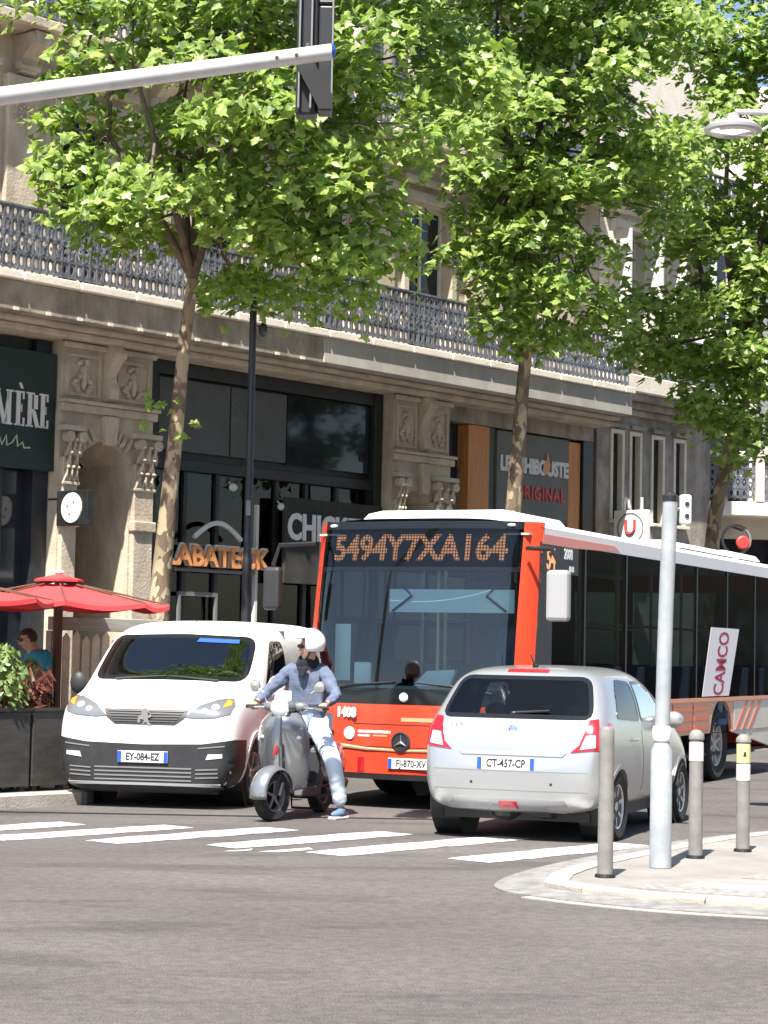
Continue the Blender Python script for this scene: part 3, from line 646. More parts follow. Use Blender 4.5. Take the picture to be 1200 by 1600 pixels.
# shop bay 3 (right): dark reveal, orange posts, sign field
mat('orange_wood', (0.52, 0.20, 0.055), 0.6, col2=(0.62, 0.27, 0.085), scale=3, stretch=(6, 6, 0.5)); mat('sign_grey', (0.135, 0.135, 0.115), 0.6, var=0.12, scale=2)
S3 = empty('shopfront'); S3.parent = BL
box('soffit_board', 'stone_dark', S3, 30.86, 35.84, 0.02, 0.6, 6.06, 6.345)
box('side_panel', 'panel_navy', S3, 30.87, 31.72, 0.32, 0.5, 0.13, 6.05); MB().prism([(31.3, 3.4), (31.73, 3.4), (31.73, 5.2)], lambda a, b_, d: (a, d, b_), .27, .318).build('side_awning', 'shutter_grey', S3)
box('post', 'orange_wood', S3, 31.74, 32.4, 0.06, 0.5, 0.13, 6.05, .015); box('post', 'orange_wood', S3, 35.02, 35.44, 0.06, 0.5, 0.13, 6.0, .015)
box('frame_bar', 'shop_black', S3, 35.46, 35.82, 0.0, 0.5, 0.13, 6.05, .01); box('frame_bar', 'panel_grey', S3, 32.41, 32.62, 0.1, 0.5, 0.13, 6.05, .01)
box('pane', 'window_dark', S3, 32.63, 35.0, 0.3, 0.32, 0.3, 4.3)
box('fascia_back', 'shop_black', S3, 32.63, 35.0, 0.3, 0.5, 4.3, 6.05)

# signs on the building (things of their own)
def sign_on(name, label, u, y, z, cat='sign'):
    p = Matrix.Translation((LB.x, LB.y, 0)) @ Matrix.Rotation(R(49), 4, 'Z') @ Vector((u, y, z)); return empty(name, p, R(49), label, cat)
mat('sign_green', (0.012, 0.026, 0.022), 0.5, var=0.15, scale=2); mat('letter_white', (0.66, 0.66, 0.66), 0.5); mat('letter_red', (0.55, 0.05, 0.045), 0.5); mat('letter_green', (0.42, 0.48, 0.36), 0.5)
mat('letter_orange', (0.72, 0.30, 0.11), 0.5)
g = sign_on('shop_sign', 'dark green fascia sign reading MÈRE in white serif letters, far left', 19.6, -0.02, 5.2)
box('board', 'sign_green', g, -1.7, 1.66, -0.10, 0.06, -0.9, 0.93, .01)
def serif(parent, ch, x, h, w):
    """upright serif capitals made of strokes, x = left edge"""
    st = h * .13; th = h * .05; m = MB(); y0, y1 = -.122, -.102
    B_ = lambda a, b_, c, d: m.box(a, b_, y0, y1, c, d)
    def diag(xa, za, xb, zb, t): m.add([(xa, y0, za), (xa + t, y0, za), (xb + t, y0, zb), (xb, y0, zb), (xa, y1, za), (xa + t, y1, za), (xb + t, y1, zb), (xb, y1, zb)], [(0, 1, 2, 3), (7, 6, 5, 4), (0, 4, 5, 1), (1, 5, 6, 2), (2, 6, 7, 3), (3, 7, 4, 0)])
    sf = lambda cx, z: B_(cx - st * .95, cx + st * .95, z, z + th)
    if ch == 'M':
        B_(x + st * .6, x + st * .6 + th, th, h - th); B_(x + w - st * 1.6, x + w - st * .6, th, h - th); sf(x + st * .7, 0); sf(x + w - st * 1.1, 0); sf(x + st * .6, h - th); sf(x + w - st * .9, h - th)
        diag(x + w * .47, 0, x + st * .5, h - th, st * .9); diag(x + w * .5, 0, x + w - st * 1.45, h - th, th)
    if ch in 'EÈR':
        B_(x + st * .5, x + st * 1.5, 0, h); sf(x + st, 0) ; B_(x, x + st * .5, h - th, h)
    if ch in 'EÈ':
        B_(x + st * 1.5, x + w, 0, th); B_(x + st * 1.5, x + w * .95, h - th, h); B_(x + st * 1.5, x + w * .75, h * .5, h * .5 + th)
        B_(x + w - th, x + w, th, h * .24); B_(x + w * .95 - th, x + w * .95, h * .78, h - th); B_(x + w * .75 - th * .6, x + w * .75, h * .4, h * .63)
    if ch == 'È': diag(x + w * .62, h * 1.08, x + w * .36, h * 1.24, st * .6)
    if ch == 'R':
        B_(x + st * 1.5, x + w * .7, h - th, h); B_(x + st * 1.5, x + w * .7, h * .47, h * .47 + th); B_(x + w * .68, x + w * .68 + st, h * .53, h * .94); diag(x + w * .88, 0, x + w * .5, h * .47, st); B_(x + w * .85, x + w * 1.05, 0, th)
    m.v = [v + Vector((0, 0, -.25)) for v in m.v]
    return m.build('letter', 'letter_white', parent)
x = 0.45
for ch, w in (('M', .36), ('È', .19), ('R', .22), ('E', .18)): serif(g, ch, x, .53, w); x += w + .035
pts = [(-.1, -.62), (.32, -.60), (.45, -.62), (.55, -.50), (.62, -.58), (.72, -.60), (.86, -.46), (.9, -.57), (.98, -.42), (1.0, -.57), (1.1, -.52), (1.18, -.40), (1.21, -.57), (1.3, -.5), (1.33, -.58), (1.45, -.57)]
MB().tube([(a - .28, -.108, b_) for a, b_ in pts], .014, 5).build('script_line', 'letter_green', g)
g = sign_on('projecting_sign', 'small black projecting box sign with a white disc, between doorway and dark shop', 21.28, -0.62, 3.72)
box('case', 'shop_black', g, -.06, .06, -.36, .36, -.27, .27, .01)
for s in (-1, 1): MB().lathe([(.235, .001), (.23, .02), (0, .022)], 28, Matrix.Translation((-.06 if s < 0 else .06, 0, 0)) @ Matrix.Rotation(R(-90 if s < 0 else 90), 4, 'Y')).build('disc', 'letter_white', g)
for yy, zz in ((-.06, .09), (.08, .03), (.03, -.09)): MB().lathe([(.02, 0), (.02, .006)], 6, Matrix.Translation((-.084, yy, zz)) @ Matrix.Rotation(R(-90), 4, 'Y')).build('mark', 'shutter_grey', g)
MB().tube([(0, .36, .15), (0, .62, .15)], .02, 6).build('bracket', 'shop_black', g)
g = sign_on('arched_shop_sign', 'orange lettered shop sign under a white arch on the dark shop window', 24.95, -0.02, 3.13)
MB().tube([(-.95, .06, -.22), (.95, .06, -.22)], .03, 6).tube([(-.95, .06, .2), (.95, .06, .2)], .02, 6).build('rail', 'plastic_grey', g)
text_obj('lettering', 'LABATECK', .47, 'letter_orange', g, TFRONT(0, -.02, .0), .03, .012, sx=1.05)
text_obj('letter_outline', 'LABATECK', .47, 'letter_white', g, TFRONT(0, .035, .015), .02, .03, sx=1.05)
MB().tube([(-.55 + .1 * i, .0, .33 + .26 * math.sin(math.pi * i / 11)) for i in range(12)], .045, 6).build('arch', 'letter_white', g, smooth=True)
g = sign_on('shop_sign', 'dark board sign with white letters CHICKEN beside the bus mirror', 27.75, -0.10, 3.72)
box('board', 'shop_inside', g, -1.25, 1.3, 0.0, 0.08, -0.95, 0.55, .01); text_obj('lettering', 'CHICKEN', .62, 'letter_white', g, TFRONT(-1.2, -.012, .02), .01, .022, align='LEFT', sx=.82)
g = sign_on('shop_sign', 'olive grey fascia sign with white and red letters between orange posts', 33.8, 0.05, 5.2)
box('board', 'sign_grey', g, -1.17, 1.2, 0.0, 0.22, -0.9, 0.82, .01)
text_obj('lettering', 'LES CHIBOUSTE', .40, 'letter_white', g, TFRONT(.05, -.012, .17), .012, .022, sx=.80); text_obj('lettering', 'ORIGINAL', .36, 'letter_red', g, TFRONT(.25, -.012, -.36), .01, .012, sx=.9, space=1.15)
MB().prism([(-.02, -.08), (.1, .0), (.13, .14), (.03, .4), (.0, .22), (-.1, .12), (-.12, .0)], lambda a, b_, d: (a + .42, d, b_ + .12), -.03, -.026).build('flame', 'letter_orange', g)

# ------------------------------------------------------------------ second building, continuing the row
B2 = facade_empty('neighbouring_building', 'grey beige corner building with tall narrow windows right of the long stone building')
V0, V1 = 35.93, 40.3; nw = [(36.46, 36.86), (37.16, 37.52), (37.98, 38.4), (38.85, 39.25)]
cuts = [V0]
for a, b_ in nw: cuts += [a, b_]
cuts.append(V1)
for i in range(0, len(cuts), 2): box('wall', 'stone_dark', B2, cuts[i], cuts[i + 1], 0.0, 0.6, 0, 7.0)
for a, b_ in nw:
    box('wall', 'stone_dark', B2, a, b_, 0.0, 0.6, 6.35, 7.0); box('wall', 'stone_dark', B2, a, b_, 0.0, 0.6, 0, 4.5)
    w = empty('window'); w.parent = B2; box('pane', 'window_dark', w, a + .031, b_ - .031, .10, .12, 4.5, 6.32)
    MB().box(a - .05, a + .03, -.03, .2, 4.5, 6.40).box(b_ - .03, b_ + .05, -.03, .2, 4.5, 6.40).box(a + .03, b_ - .03, -.03, .2, 6.32, 6.40).build('frame', 'stone_light', w); box('hood', 'stone_dark', w, a - .1, b_ + .1, -.12, 0.0, 6.44, 6.52, .01); box('sill', 'stone_light', w, a - .08, b_ + .08, -.12, 0.0, 4.42, 4.49, .01)
for k, (z0, d) in enumerate(((6.72, .16), (6.86, .30), (7.0, .5))): box('moulding', 'stone_dark', B2, V0, V1 + d, -d, .6, z0, z0 + .135, .02)
box('balcony_slab', 'stone_light', B2, V0 + .02, V1 + .5, -.62, .3, 7.14, 7.5, .02); railing(B2, V0 + .8, V1 + .4, -.58, 7.5, .95)
c2 = [V0]; w2 = [37.0, 39.1]
for w in w2: c2 += [w - .55, w + .55]
c2.append(V1)
for i in range(0, len(c2), 2): box('upper_wall', 'stone_light', B2, c2[i], c2[i + 1], 0.0, .6, 7.14, 15.5)
for w in w2:
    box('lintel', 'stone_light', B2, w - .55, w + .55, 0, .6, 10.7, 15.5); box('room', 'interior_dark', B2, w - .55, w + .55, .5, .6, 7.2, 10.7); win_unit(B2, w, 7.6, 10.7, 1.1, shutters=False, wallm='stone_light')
    for s in (-1, 1): box('open_shutter', 'frame_white', B2, w + s * .6 - .02, w + s * .6 + .02, -.5, -.02, 7.7, 10.6)
box('balcony_slab', 'stone_light', B2, V0 + .02, V1 + .3, -.6, .2, 11.2, 11.35, .02); railing(B2, V0 + .3, V1 + .2, -.55, 11.35, .95, .19)
box('roof_wall', 'stone_dark', B2, V0, V1 - .02, .6, 8, 0, 15.4)
g = sign_on('square_sign', 'white square projecting sign with a red U in a ring, above the bus roof', 36.45, -.55, 4.3)
box('case', 'white', g, -.06, .06, -.42, .42, -.62, .36, .02); MB().lathe([(.33, 0), (.33, .008), (.3, .008), (.3, 0)], 40, Matrix.Translation((-.06, 0, -.02)) @ Matrix.Rotation(R(-90), 4, 'Y'), False).build('ring', 'plastic_grey', g)
for y in (-.24, .2): MB().tube([(0, y, .36), (0, y + .0, .62)], .03, 6).build('bracket', 'white', g)
U_ = MB()
pts = [(.11, .16), (.11, -.02)] + [(.11 * math.cos(a), -.02 - .11 * math.sin(a)) for a in [R(15 * k) for k in range(1, 12)]] + [(-.11, -.02), (-.11, .16)]
U_.tube([(-.068, a, b_ - .0) for a, b_ in pts], .033, 6).build('letter', 'letter_red', g)

# ------------------------------------------------------------------ far building across the side street
mat('far_cream', (0.60, 0.54, 0.45), 0.9, col2=(0.70, 0.64, 0.55), scale=1.5, bump=.2)
B3 = empty('far_building', (7.2, 52.0, 0), R(8), 'far cream building with stone balustrade balcony at the right edge', 'building')
def hole_wall(parent, m, x0, x1, z0, z1, holes, y0=0.0, y1=.5):
    c = [x0]
    for a, b_ in holes: c += [a, b_]
    c.append(x1)
    for i in range(0, len(c), 2): box('wall', m, parent, c[i], c[i + 1], y0, y1, z0, z1)
hs = [(.7, 2.0), (3.2, 4.5), (5.7, 7.0)]
hole_wall(B3, 'far_cream', 0, 9, 5.4, 9.2, hs); hole_wall(B3, 'far_cream', 0, 9, 0, 4.6, [(.5, 2.5), (3.0, 5.0), (5.5, 7.5)])
box('wall', 'far_cream', B3, 0, 9, 0, .5, 4.6, 5.4); hole_wall(B3, 'far_cream', 0, 9, 9.2, 13, hs); box('wall', 'far_cream', B3, 0, 9, .0, .5, 13, 16)
for a, b_ in hs:
    for z0, z1 in ((5.4, 8.4), (9.6, 12.4)):
        box('wall', 'far_cream', B3, a, b_, 0, .5, z1, z1 + .8 if z0 < 6 else 13.0); w = empty('window'); w.parent = B3
        if z0 > 6: box('wall', 'far_cream', B3, a, b_, 0, .5, 9.2, 9.6)
        box('pane', 'window_dark', w, a + .08, b_ - .08, .3, .32, z0 + .1, z1 - .1); MB().box(a, a + .08, .2, .34, z0, z1).box(b_ - .08, b_, .2, .34, z0, z1).box((a + b_) / 2 - .04, (a + b_) / 2 + .04, .2, .34, z0, z1).box(a + .08, b_ - .08, .2, .34, z1 - .1, z1).build('frame', 'frame_white', w)
        for s, e in ((a - .55, a - .02), (b_ + .02, b_ + .55)): box('shutter', 'shutter_grey', w, s, e, -.05, -.005, z0, z1)
box('balcony_slab', 'stone_light', B3, -.1, 9, -.9, 0, 5.1, 5.45, .03); railing(B3, .2, 9, -.82, 5.5, .95, .16)
for x in (0, 1.75, 3.5, 5.25, 7.0): box('balcony_post', 'stone_light', B3, x, x + .22, -.92, -.7, 5.45, 6.55, .02)
box('balcony_rail', 'stone_light', B3, -.1, 9, -.95, -.66, 6.552, 6.68, .02)
for x in (0, 2.7, 5.2): box('pier', 'stone_light', B3, x, x + .35, -.25, 0, 0, 5.1, .03)
box('shop_window', 'window_dark', B3, .5, 2.5, .3, .32, 0, 4.6); box('shop_window', 'window_dark', B3, 3.0, 5.0, .3, .32, 0, 4.6); box('shop_window', 'window_dark', B3, 5.5, 7.5, .3, .32, 0, 4.6)
box('roof_wall', 'far_cream', B3, 0, 9, .5, 8, 0, 15.8)
g = empty('round_sign', (8.75, 51.4, 4.45), R(8), 'small red round sign under the far stone balcony', 'sign'); MB().lathe([(.17, 0), (.17, .06), (.13, .08), (0, .08)], 20, Matrix.Rotation(R(90), 4, 'X')).build('disc', 'letter_red', g); MB().tube([(0, 0, .3), (0, .9, .45)], .03, 6).build('bracket', 'iron', g); MB().lathe([(.38, -.03), (.38, .03), (.32, .03), (.32, -.03), (.38, -.03)], 20, Matrix.Translation((-.12, .12, .08)) @ Matrix.Rotation(R(90), 4, 'X'), False).build('ring', 'plastic_grey', g)

# ------------------------------------------------------------------ unseen building added across the street, only for glass and paint to mirror
OB = empty('added_opposite_building', (FN.x * 13, FN.y * 13, 0), R(49), 'unseen plain stone terrace added across the street for glass and paint to reflect', 'building')
ow = [3 + 3.0 * k for k in range(16)]
for z0, z1 in ((0, 1.0), (4.0, 5.6), (8.2, 9.6), (12.2, 15.0)): box('wall', 'stone_dark', OB, 0, 52, -.5, 0, z0, z1)
for z0, z1 in ((1.0, 4.0), (5.6, 8.2), (9.6, 12.2)):
    e = [0]
    for w in ow: e += [w - .65, w + .65]
    e.append(52)
    for i in range(0, len(e), 2): box('wall', 'stone_dark', OB, e[i], e[i + 1], -.5, 0, z0, z1)
    box('pane', 'window_dark', OB, 0, 52, -.42, -.38, z0, z1)
# ------------------------------------------------------------------ vehicle paints
mat('silver_paint', (0.42, 0.43, 0.44), 0.28, 0.6, coat=0.6); mat('van_white', (0.80, 0.80, 0.80), 0.42, coat=0.15); mat('bus_red', (0.62, 0.055, 0.022), 0.32, coat=0.5, var=0.05, scale=2)
mat('bus_orange', (0.70, 0.13, 0.045), 0.35, coat=0.4); mat('advert_white', (.80, .78, .80), .5); mat('banner_red', (0.42, 0.03, 0.08), .8); mat('mirror_grey', (0.30, 0.30, 0.31), .5); mat('bus_peach', (0.74, 0.40, 0.25), .4); mat('bus_cream', (0.70, 0.64, 0.56), .5, var=.1, scale=3); mat('bus_grey', (0.50, 0.48, 0.44), 0.5, var=.1, scale=3); mat('bus_white', (0.78, 0.78, 0.77), 0.45); mat('bus_pale', (0.75, 0.32, 0.18), 0.4)
mat('tail_red', (0.38, 0.008, 0.016), 0.12, coat=1.0); mat('lamp_clear', (0.72, 0.73, 0.74), 0.08, 0.25, coat=1.0); mat('plate_white', (0.74, 0.75, 0.74), 0.4); mat('plate_blue', (0.02, 0.08, 0.42), 0.4); mat('ink', (0.02, 0.02, 0.025), 0.5)
mat('headlamp', (0.20, 0.21, 0.22), 0.1, 0.4, coat=1.0); mat('grille_dark', (0.07, 0.07, 0.075), .5); mat('seat', (0.05, 0.052, 0.06), 0.9, var=.2, scale=10); mat('grey_lower', (0.26, 0.26, 0.265), 0.5); mat('amber', (0.75, 0.25, 0.03), 0.15)
mat('led_amber', (0.6, 0.25, 0.10), 0.5, emit=(1.0, 0.36, 0.13), estr=0.33); mat('visor_blue', (0.62, 0.82, 0.85), 0.6); mat('seat_blue', (0.06, 0.10, 0.18), 0.8); mat('pole_yellow', (0.55, 0.55, 0.33), 0.4); mat('dash', (0.22, 0.32, 0.33), 0.7)
def sec(zb, ws, wm, zm, wb, zbelt, wr, zr, top): return [(0, zb), (ws * .72, zb), (ws, zb + .05), (wm, zm), (wb, zbelt), (wr, zr), (wr * .62, top - .008), (0, top)]
def plate(parent, shell, ax, cx, z, w, h, txt, tilt=0.0, off=0.006, rz=0.0):
    c, nn = shell.hit(ax, cx, z, 0.012); y = c.y - off
    p = empty('number_plate', (cx, y, z), rz); p.parent = parent; p.rotation_euler[0] = tilt
    box('plate', 'plate_white', p, -w / 2, w / 2, 0.0, 0.012, -h / 2, h / 2, .004); box('blue_band', 'plate_blue', p, -w / 2 + .002, -w / 2 + .042, -.002, 0.0, -h / 2 + .003, h / 2 - .003); box('blue_band', 'plate_blue', p, w / 2 - .042, w / 2 - .002, -.002, 0.0, -h / 2 + .003, h / 2 - .003)
    text_obj('lettering', txt, h * .88, 'ink', p, TFRONT(0, -.002, -.001), .001, .003, sx=.78); return p

# ------------------------------------------------------------------ silver hatchback seen from behind
CAR = empty('hatchback_car', (1.12, 18.36, 0), R(-21), 'silver hatchback seen from behind, right of the bus', 'car')
cst = [(0.00, sec(.34, .50, .58, .46, .57, .56, .50, .60, .61)), (.035, sec(.27, .66, .725, .48, .71, .66, .63, .71, .72)), (.085, sec(.25, .73, .79, .52, .77, .80, .70, .87, .90)), (.15, sec(.24, .76, .82, .56, .80, .92, .71, 1.00, 1.03)),
       (.24, sec(.24, .78, .835, .58, .82, .98, .75, 1.10, 1.13)), (.42, sec(.24, .79, .845, .58, .825, 1.0, .715, 1.30, 1.34)), (.52, sec(.24, .79, .845, .58, .825, 1.0, .695, 1.41, 1.46)), (.64, sec(.24, .79, .845, .58, .825, 1.0, .69, 1.455, 1.505)),
       (1.4, sec(.22, .80, .845, .58, .82, .98, .69, 1.48, 1.53)), (2.15, sec(.22, .80, .845, .58, .81, .96, .67, 1.44, 1.50)), (2.65, sec(.22, .79, .84, .58, .81, .95, .70, 1.19, 1.25)), (3.05, sec(.22, .79, .835, .58, .79, .90, .69, .98, 1.02)),
       (3.45, sec(.22, .76, .81, .56, .74, .82, .62, .90, .93)), (3.72, sec(.24, .66, .72, .5, .66, .70, .52, .77, .80)), (3.83, sec(.3, .5, .56, .48, .52, .58, .42, .63, .65))]
sh = Shell(hull_mesh(cst))
wr_ = sh.window('front', [(-.695, 1.05), (.695, 1.05), (.65, 1.24), (.59, 1.42), (-.59, 1.42), (-.65, 1.24)], CAR, w=.035, name='rear_window', rr=.05)
for s in ('right', 'left'):
    sh.window(s, [(.62, 1.06), (1.42, 1.02), (1.42, 1.38), (.98, 1.40), (.80, 1.30)], CAR, w=.03, name='side_window', rr=.03); sh.window(s, [(1.48, 1.02), (2.55, .99), (2.2, 1.28), (1.98, 1.385), (1.48, 1.38)], CAR, w=.03, name='side_window', rr=.03)
sh.window('back', [(-.62, 1.06), (.62, 1.06), (.54, 1.42), (-.54, 1.42)], CAR, w=.04, name='windscreen')
for s, x in (('right', 1), ('left', -1)):
    for y in (.62, 3.05):
        c_ = circ(y, .30, .345, 40); cc = [(a, max(b_, .20)) for a, b_ in c_]; sh.cut_only(s, cc); arch = [(y + .365 * math.cos(R(a)), .30 + .365 * math.sin(R(a))) for a in range(-12, 193, 8)]; arin = [(y + .325 * math.cos(R(a)), .30 + .325 * math.sin(R(a))) for a in range(-12, 193, 8)]
        mb = MB(); rows = []
        for src, off_, th in ((arch, .003, 0), (arch, .012, 0), (arin, .012, 0), (arin, .012, .05)):
            rw = []
            for a, b_ in src: c, nn = sh.hit(s, a, max(b_, .25), off_); rw.append(Vector((c.x - x * th, a, b_)))
            rows.append(rw)
        mb.grid(rows).build('wheel_arch', 'silver_paint', CAR, smooth=True)
        MB().tube([(x * .55, y, .30), (x * .80, y, .30)], .34, 20).build('wheel_well', 'black', CAR)
        wheel(CAR, (x * .745, y, .295), .295, .185, x, spokes=7, rim='alloy')
body = sh.body('body', 'silver_paint', CAR, lining='seat')
for x in (-1, 1):
    sh.panel('tail_light', 'front', [(x * a, b_) for a, b_ in ((.665, 1.05), (.735, 1.06), (.765, .95), (.77, .80), (.54, .775), (.61, .84), (.635, .93))], 'tail_red', CAR, off=.010, thick=.03, step=.03)
    sh.panel('reversing_light', 'front', [(x * a, b_) for a, b_ in ((.66, .915), (.735, .925), (.745, .82), (.62, .80))], 'lamp_clear', CAR, off=.015, thick=.012, step=.03)
for s_ in ('right', 'left'): sh.panel('tail_light', s_, [(.15, .81), (.24, .84), (.34, .93), (.42, 1.02), (.33, 1.03), (.24, .97), (.17, .90)], 'tail_red', CAR, off=.009, thick=.03, step=.03)
sh.panel('handle_strip', 'front', [(-.47, .765), (.50, .765), (.47, .735), (-.44, .735)], 'grey_lower', CAR, off=.008, thick=.02)
sh.panel('bumper_diffuser', 'front', [(-.58, .24), (.58, .24), (.50, .37), (-.50, .37)], 'grey_lower', CAR, off=.006, thick=.02); sh.panel('fog_light', 'front', [(-.09, .285), (.09, .285), (.08, .345), (-.08, .345)], 'tail_red', CAR, off=.014, thick=.015)
for z, w0 in ((.435, .70), (.60, .70)): sh.panel('bumper_seam', 'front', [(-w0, z), (w0, z), (w0, z + .008), (-w0, z + .008)], 'plastic_grey', CAR, off=.002, thick=.006)
for x in (-.17, .55): sh.panel('parking_sensor', 'front', circ(x - .17, .50, .012, 10), 'ink', CAR, off=.004, thick=.01)
plate(CAR, sh, 'front', -.03, .665, .52, .11, 'CT-457-CP', R(-4), off=.0)
sh.panel('brake_light', 'front', [(-.19, 1.452), (.19, 1.452), (.19, 1.475), (-.19, 1.475)], 'tail_red', CAR, off=.008, thick=.012); 
c, nn = sh.hit('front', 0, 1.12, .012); c2, _ = sh.hit('front', .30, 1.115, .018)
wp = MB().tube([(c.x - .03, c.y - .01, 1.10), (c2.x, c2.y - .01, 1.125)], [.014, .008], 6).ell((c.x - .03, c.y - .01, 1.095), (.03, .02, .02), 8, 5).build('rear_wiper', 'black', CAR)
c, nn = sh.hit('front', 0, .97, .004); MB().lathe([(.045, 0), (.045, .008), (.035, .01), (.03, .006), (0, .006)], 20, Matrix.Translation((0, c.y, .955)) @ Matrix.Rotation(R(80), 4, 'X')).build('badge', 'chrome', CAR)
c, nn = sh.hit('front', -.52, .985, .003); text_obj('lettering', '1.3 D', .05, 'plastic_grey', CAR, Matrix.Translation((-.52, c.y - .004, .985)) @ Matrix.Rotation(R(78), 4, 'X'), .002)
MB().tube([(0, .74, 1.51), (0, .60, 1.62)], [.008, .005], 6).ell((0, .76, 1.515), (.03, .05, .02), 8, 4).build('aerial', 'black', CAR)
for x in (-1, 1):
    MB().ell((x * .90, 2.35, 1.02), (.10, .06, .08), 12, 8).tube([(x * .80, 2.38, .99), (x * .88, 2.36, 1.0)], .025, 6).build('wing_mirror', 'silver_paint', CAR, smooth=True)
    for y in (1.15, 2.05): 
        c, nn = sh.hit('right' if x > 0 else 'left', y, .86, .02); MB().tube([(c.x - x * .015, y - .08, .86), (c.x + x * .008, y - .05, .865), (c.x + x * .008, y + .05, .865), (c.x - x * .015, y + .08, .86)], .012, 6).build('door_handle', 'silver_paint', CAR)
    for y in (1.45, 2.45): sh.panel('door_seam', 'right' if x > 0 else 'left', [(y, .32), (y + .008, .32), (y + .008, .94), (y, .94)], 'ink', CAR, off=.0015, thick=.004)
for x in (-.36, .36):
    st = MB().box(x - .24, x + .24, 1.55, 2.05, .35, .58).obox((x, 1.5, .82), (.46, .14, .55), Matrix.Rotation(R(12), 3, 'X')).build('front_seat', 'seat', CAR, bevel=.05); MB().ell((x, 1.4, 1.17), (.13, .05, .09), 10, 6).build('headrest', 'seat', st, smooth=True)
st = MB().box(-.62, .62, .95, 1.3, .35, .55).obox((0, .90, .78), (1.2, .12, .5), Matrix.Rotation(R(14), 3, 'X')).build('rear_seat', 'seat', CAR, bevel=.04)
for x in (-.38, .38): MB().ell((x, .84, 1.10), (.12, .05, .07), 10, 6).build('headrest', 'seat', st, smooth=True)
box('underbody', 'black', CAR, -.66, .66, .25, 3.5, .17, .26); MB().tube([(-.5, .35, .24), (.1, .3, .23), (.35, .2, .24)], .045, 8).build('silencer', 'plastic_dark', CAR)
MB().ell((-.09, .30, .25), (.15, .2, .09), 12, 6).build('spare_well', 'black', CAR)
box('dashboard', 'seat', CAR, -.66, .66, 2.45, 2.75, .7, .96, .03)

# ------------------------------------------------------------------ white van facing us
VAN = empty('delivery_van', (-2.36, 21.25, 0), R(-9.5), 'white delivery van with black lower bumper parked beside the terrace', 'van')
vst = [(0.0, sec(.22, .55, .66, .42, .64, .58, .50, .68, .70)), (.04, sec(.17, .76, .84, .45, .83, .74, .72, .88, .91)), (.10, sec(.16, .84, .91, .48, .90, .90, .80, 1.01, 1.04)), (.30, sec(.16, .89, .95, .52, .94, 1.02, .85, 1.11, 1.15)),
       (.62, sec(.16, .90, .96, .56, .945, 1.07, .84, 1.16, 1.20)), (.86, sec(.16, .91, .965, .58, .95, 1.12, .85, 1.23, 1.28)), (1.22, sec(.16, .91, .965, .6, .96, 1.2, .88, 1.47, 1.53)), (1.55, sec(.16, .91, .965, .6, .965, 1.22, .87, 1.71, 1.79)),
       (1.76, sec(.16, .91, .965, .6, .965, 1.22, .87, 1.80, 1.89)), (2.6, sec(.16, .91, .965, .6, .965, 1.22, .89, 1.86, 1.93)), (4.6, sec(.18, .91, .965, .6, .965, 1.22, .89, 1.86, 1.93)), (4.9, sec(.22, .90, .96, .6, .95, 1.22, .88, 1.85, 1.92)), (4.95, sec(.26, .88, .94, .6, .93, 1.22, .86, 1.8, 1.88))]
sh = Shell(hull_mesh(vst))
WS = [(-.82, 1.265), (0, 1.275), (.82, 1.265), (.81, 1.48), (.77, 1.735), (0, 1.76), (-.77, 1.735), (-.81, 1.48)]
ws_ = sh.window('front', WS, VAN, w=.045, glass='windscreen_glass', name='windscreen', rr=.06, n=96)
for s in ('right', 'left'): sh.window(s, [(1.30, 1.20), (2.35, 1.22), (2.35, 1.70), (1.86, 1.70), (1.60, 1.52)], VAN, w=.03, name='side_window', rr=.05)
for s, x in (('right', 1), ('left', -1)):
    for y in (.90, 3.85):
        sh.cut_only(s, [(a, max(b_, .14)) for a, b_ in circ(y, .34, .40, 40)])
        arch = [(y + .43 * math.cos(R(a)), .34 + .43 * math.sin(R(a))) for a in range(-16, 197, 8)]; arin = [(y + .375 * math.cos(R(a)), .34 + .375 * math.sin(R(a))) for a in range(-16, 197, 8)]; rows = []
        for src, off_, th in ((arch, .003, 0), (arch, .014, 0), (arin, .014, 0), (arin, .014, .06)):
            rows.append([Vector((sh.hit(s, a, max(b_, .22), off_)[0].x - x * th, a, b_)) for a, b_ in src])
        MB().grid(rows).build('wheel_arch', 'van_white', VAN, smooth=True)
        MB().tube([(x * .6, y, .34), (x * .9, y, .34)], .39, 20).build('wheel_well', 'black', VAN); wheel(VAN, (x * .845, y, .335), .335, .22, x, rimr=.215, spokes=6, rim='alloy', steer=R(-6) if y < 1 else 0)
sh.body('body', 'van_white', VAN, lining='seat')
bump = [(-.905, .70), (-.6, .655), (0, .64), (.6, .655), (.905, .70), (.93, .45), (.90, .22), (.6, .175), (0, .17), (-.6, .175), (-.90, .22), (-.93, .45)]
sh.panel('bumper', 'front', bump, 'plastic_dark', VAN, off=.012, thick=.02, step=.05)
for x, s in ((1, 'right'), (-1, 'left')): sh.panel('bumper_side', s, [(.14, .24), (.44, .24), (.46, .5), (.44, .69), (.14, .70)], 'plastic_dark', VAN, off=.010, thick=.02)
gr = sh.panel('grille', 'front', [(-.44, .985), (.44, .985), (.40, .90), (.31, .835), (-.31, .835), (-.40, .90)], 'black', VAN, off=.008, thick=.02)
for z in (.86, .885, .91, .935, .96):
    w0 = .30 + (z - .84) * .75; sh.panel('grille_slat', 'front', [(-w0, z), (w0, z), (w0, z + .008), (-w0, z + .008)], 'grille_dark', gr, off=.016, thick=.008)
c, nn = sh.hit('front', 0, .91, .02)
lion = [(-.03, -.085), (-.005, -.03), (-.045, -.02), (-.05, -.06), (-.075, -.055), (-.07, .0), (-.03, .03), (-.035, .07), (.0, .095), (.035, .075), (.045, .05), (.025, .045), (.035, .02), (.06, .03), (.075, .01), (.05, -.005), (.03, -.01), (.045, -.05), (.07, -.08), (.03, -.085), (.015, -.045)]
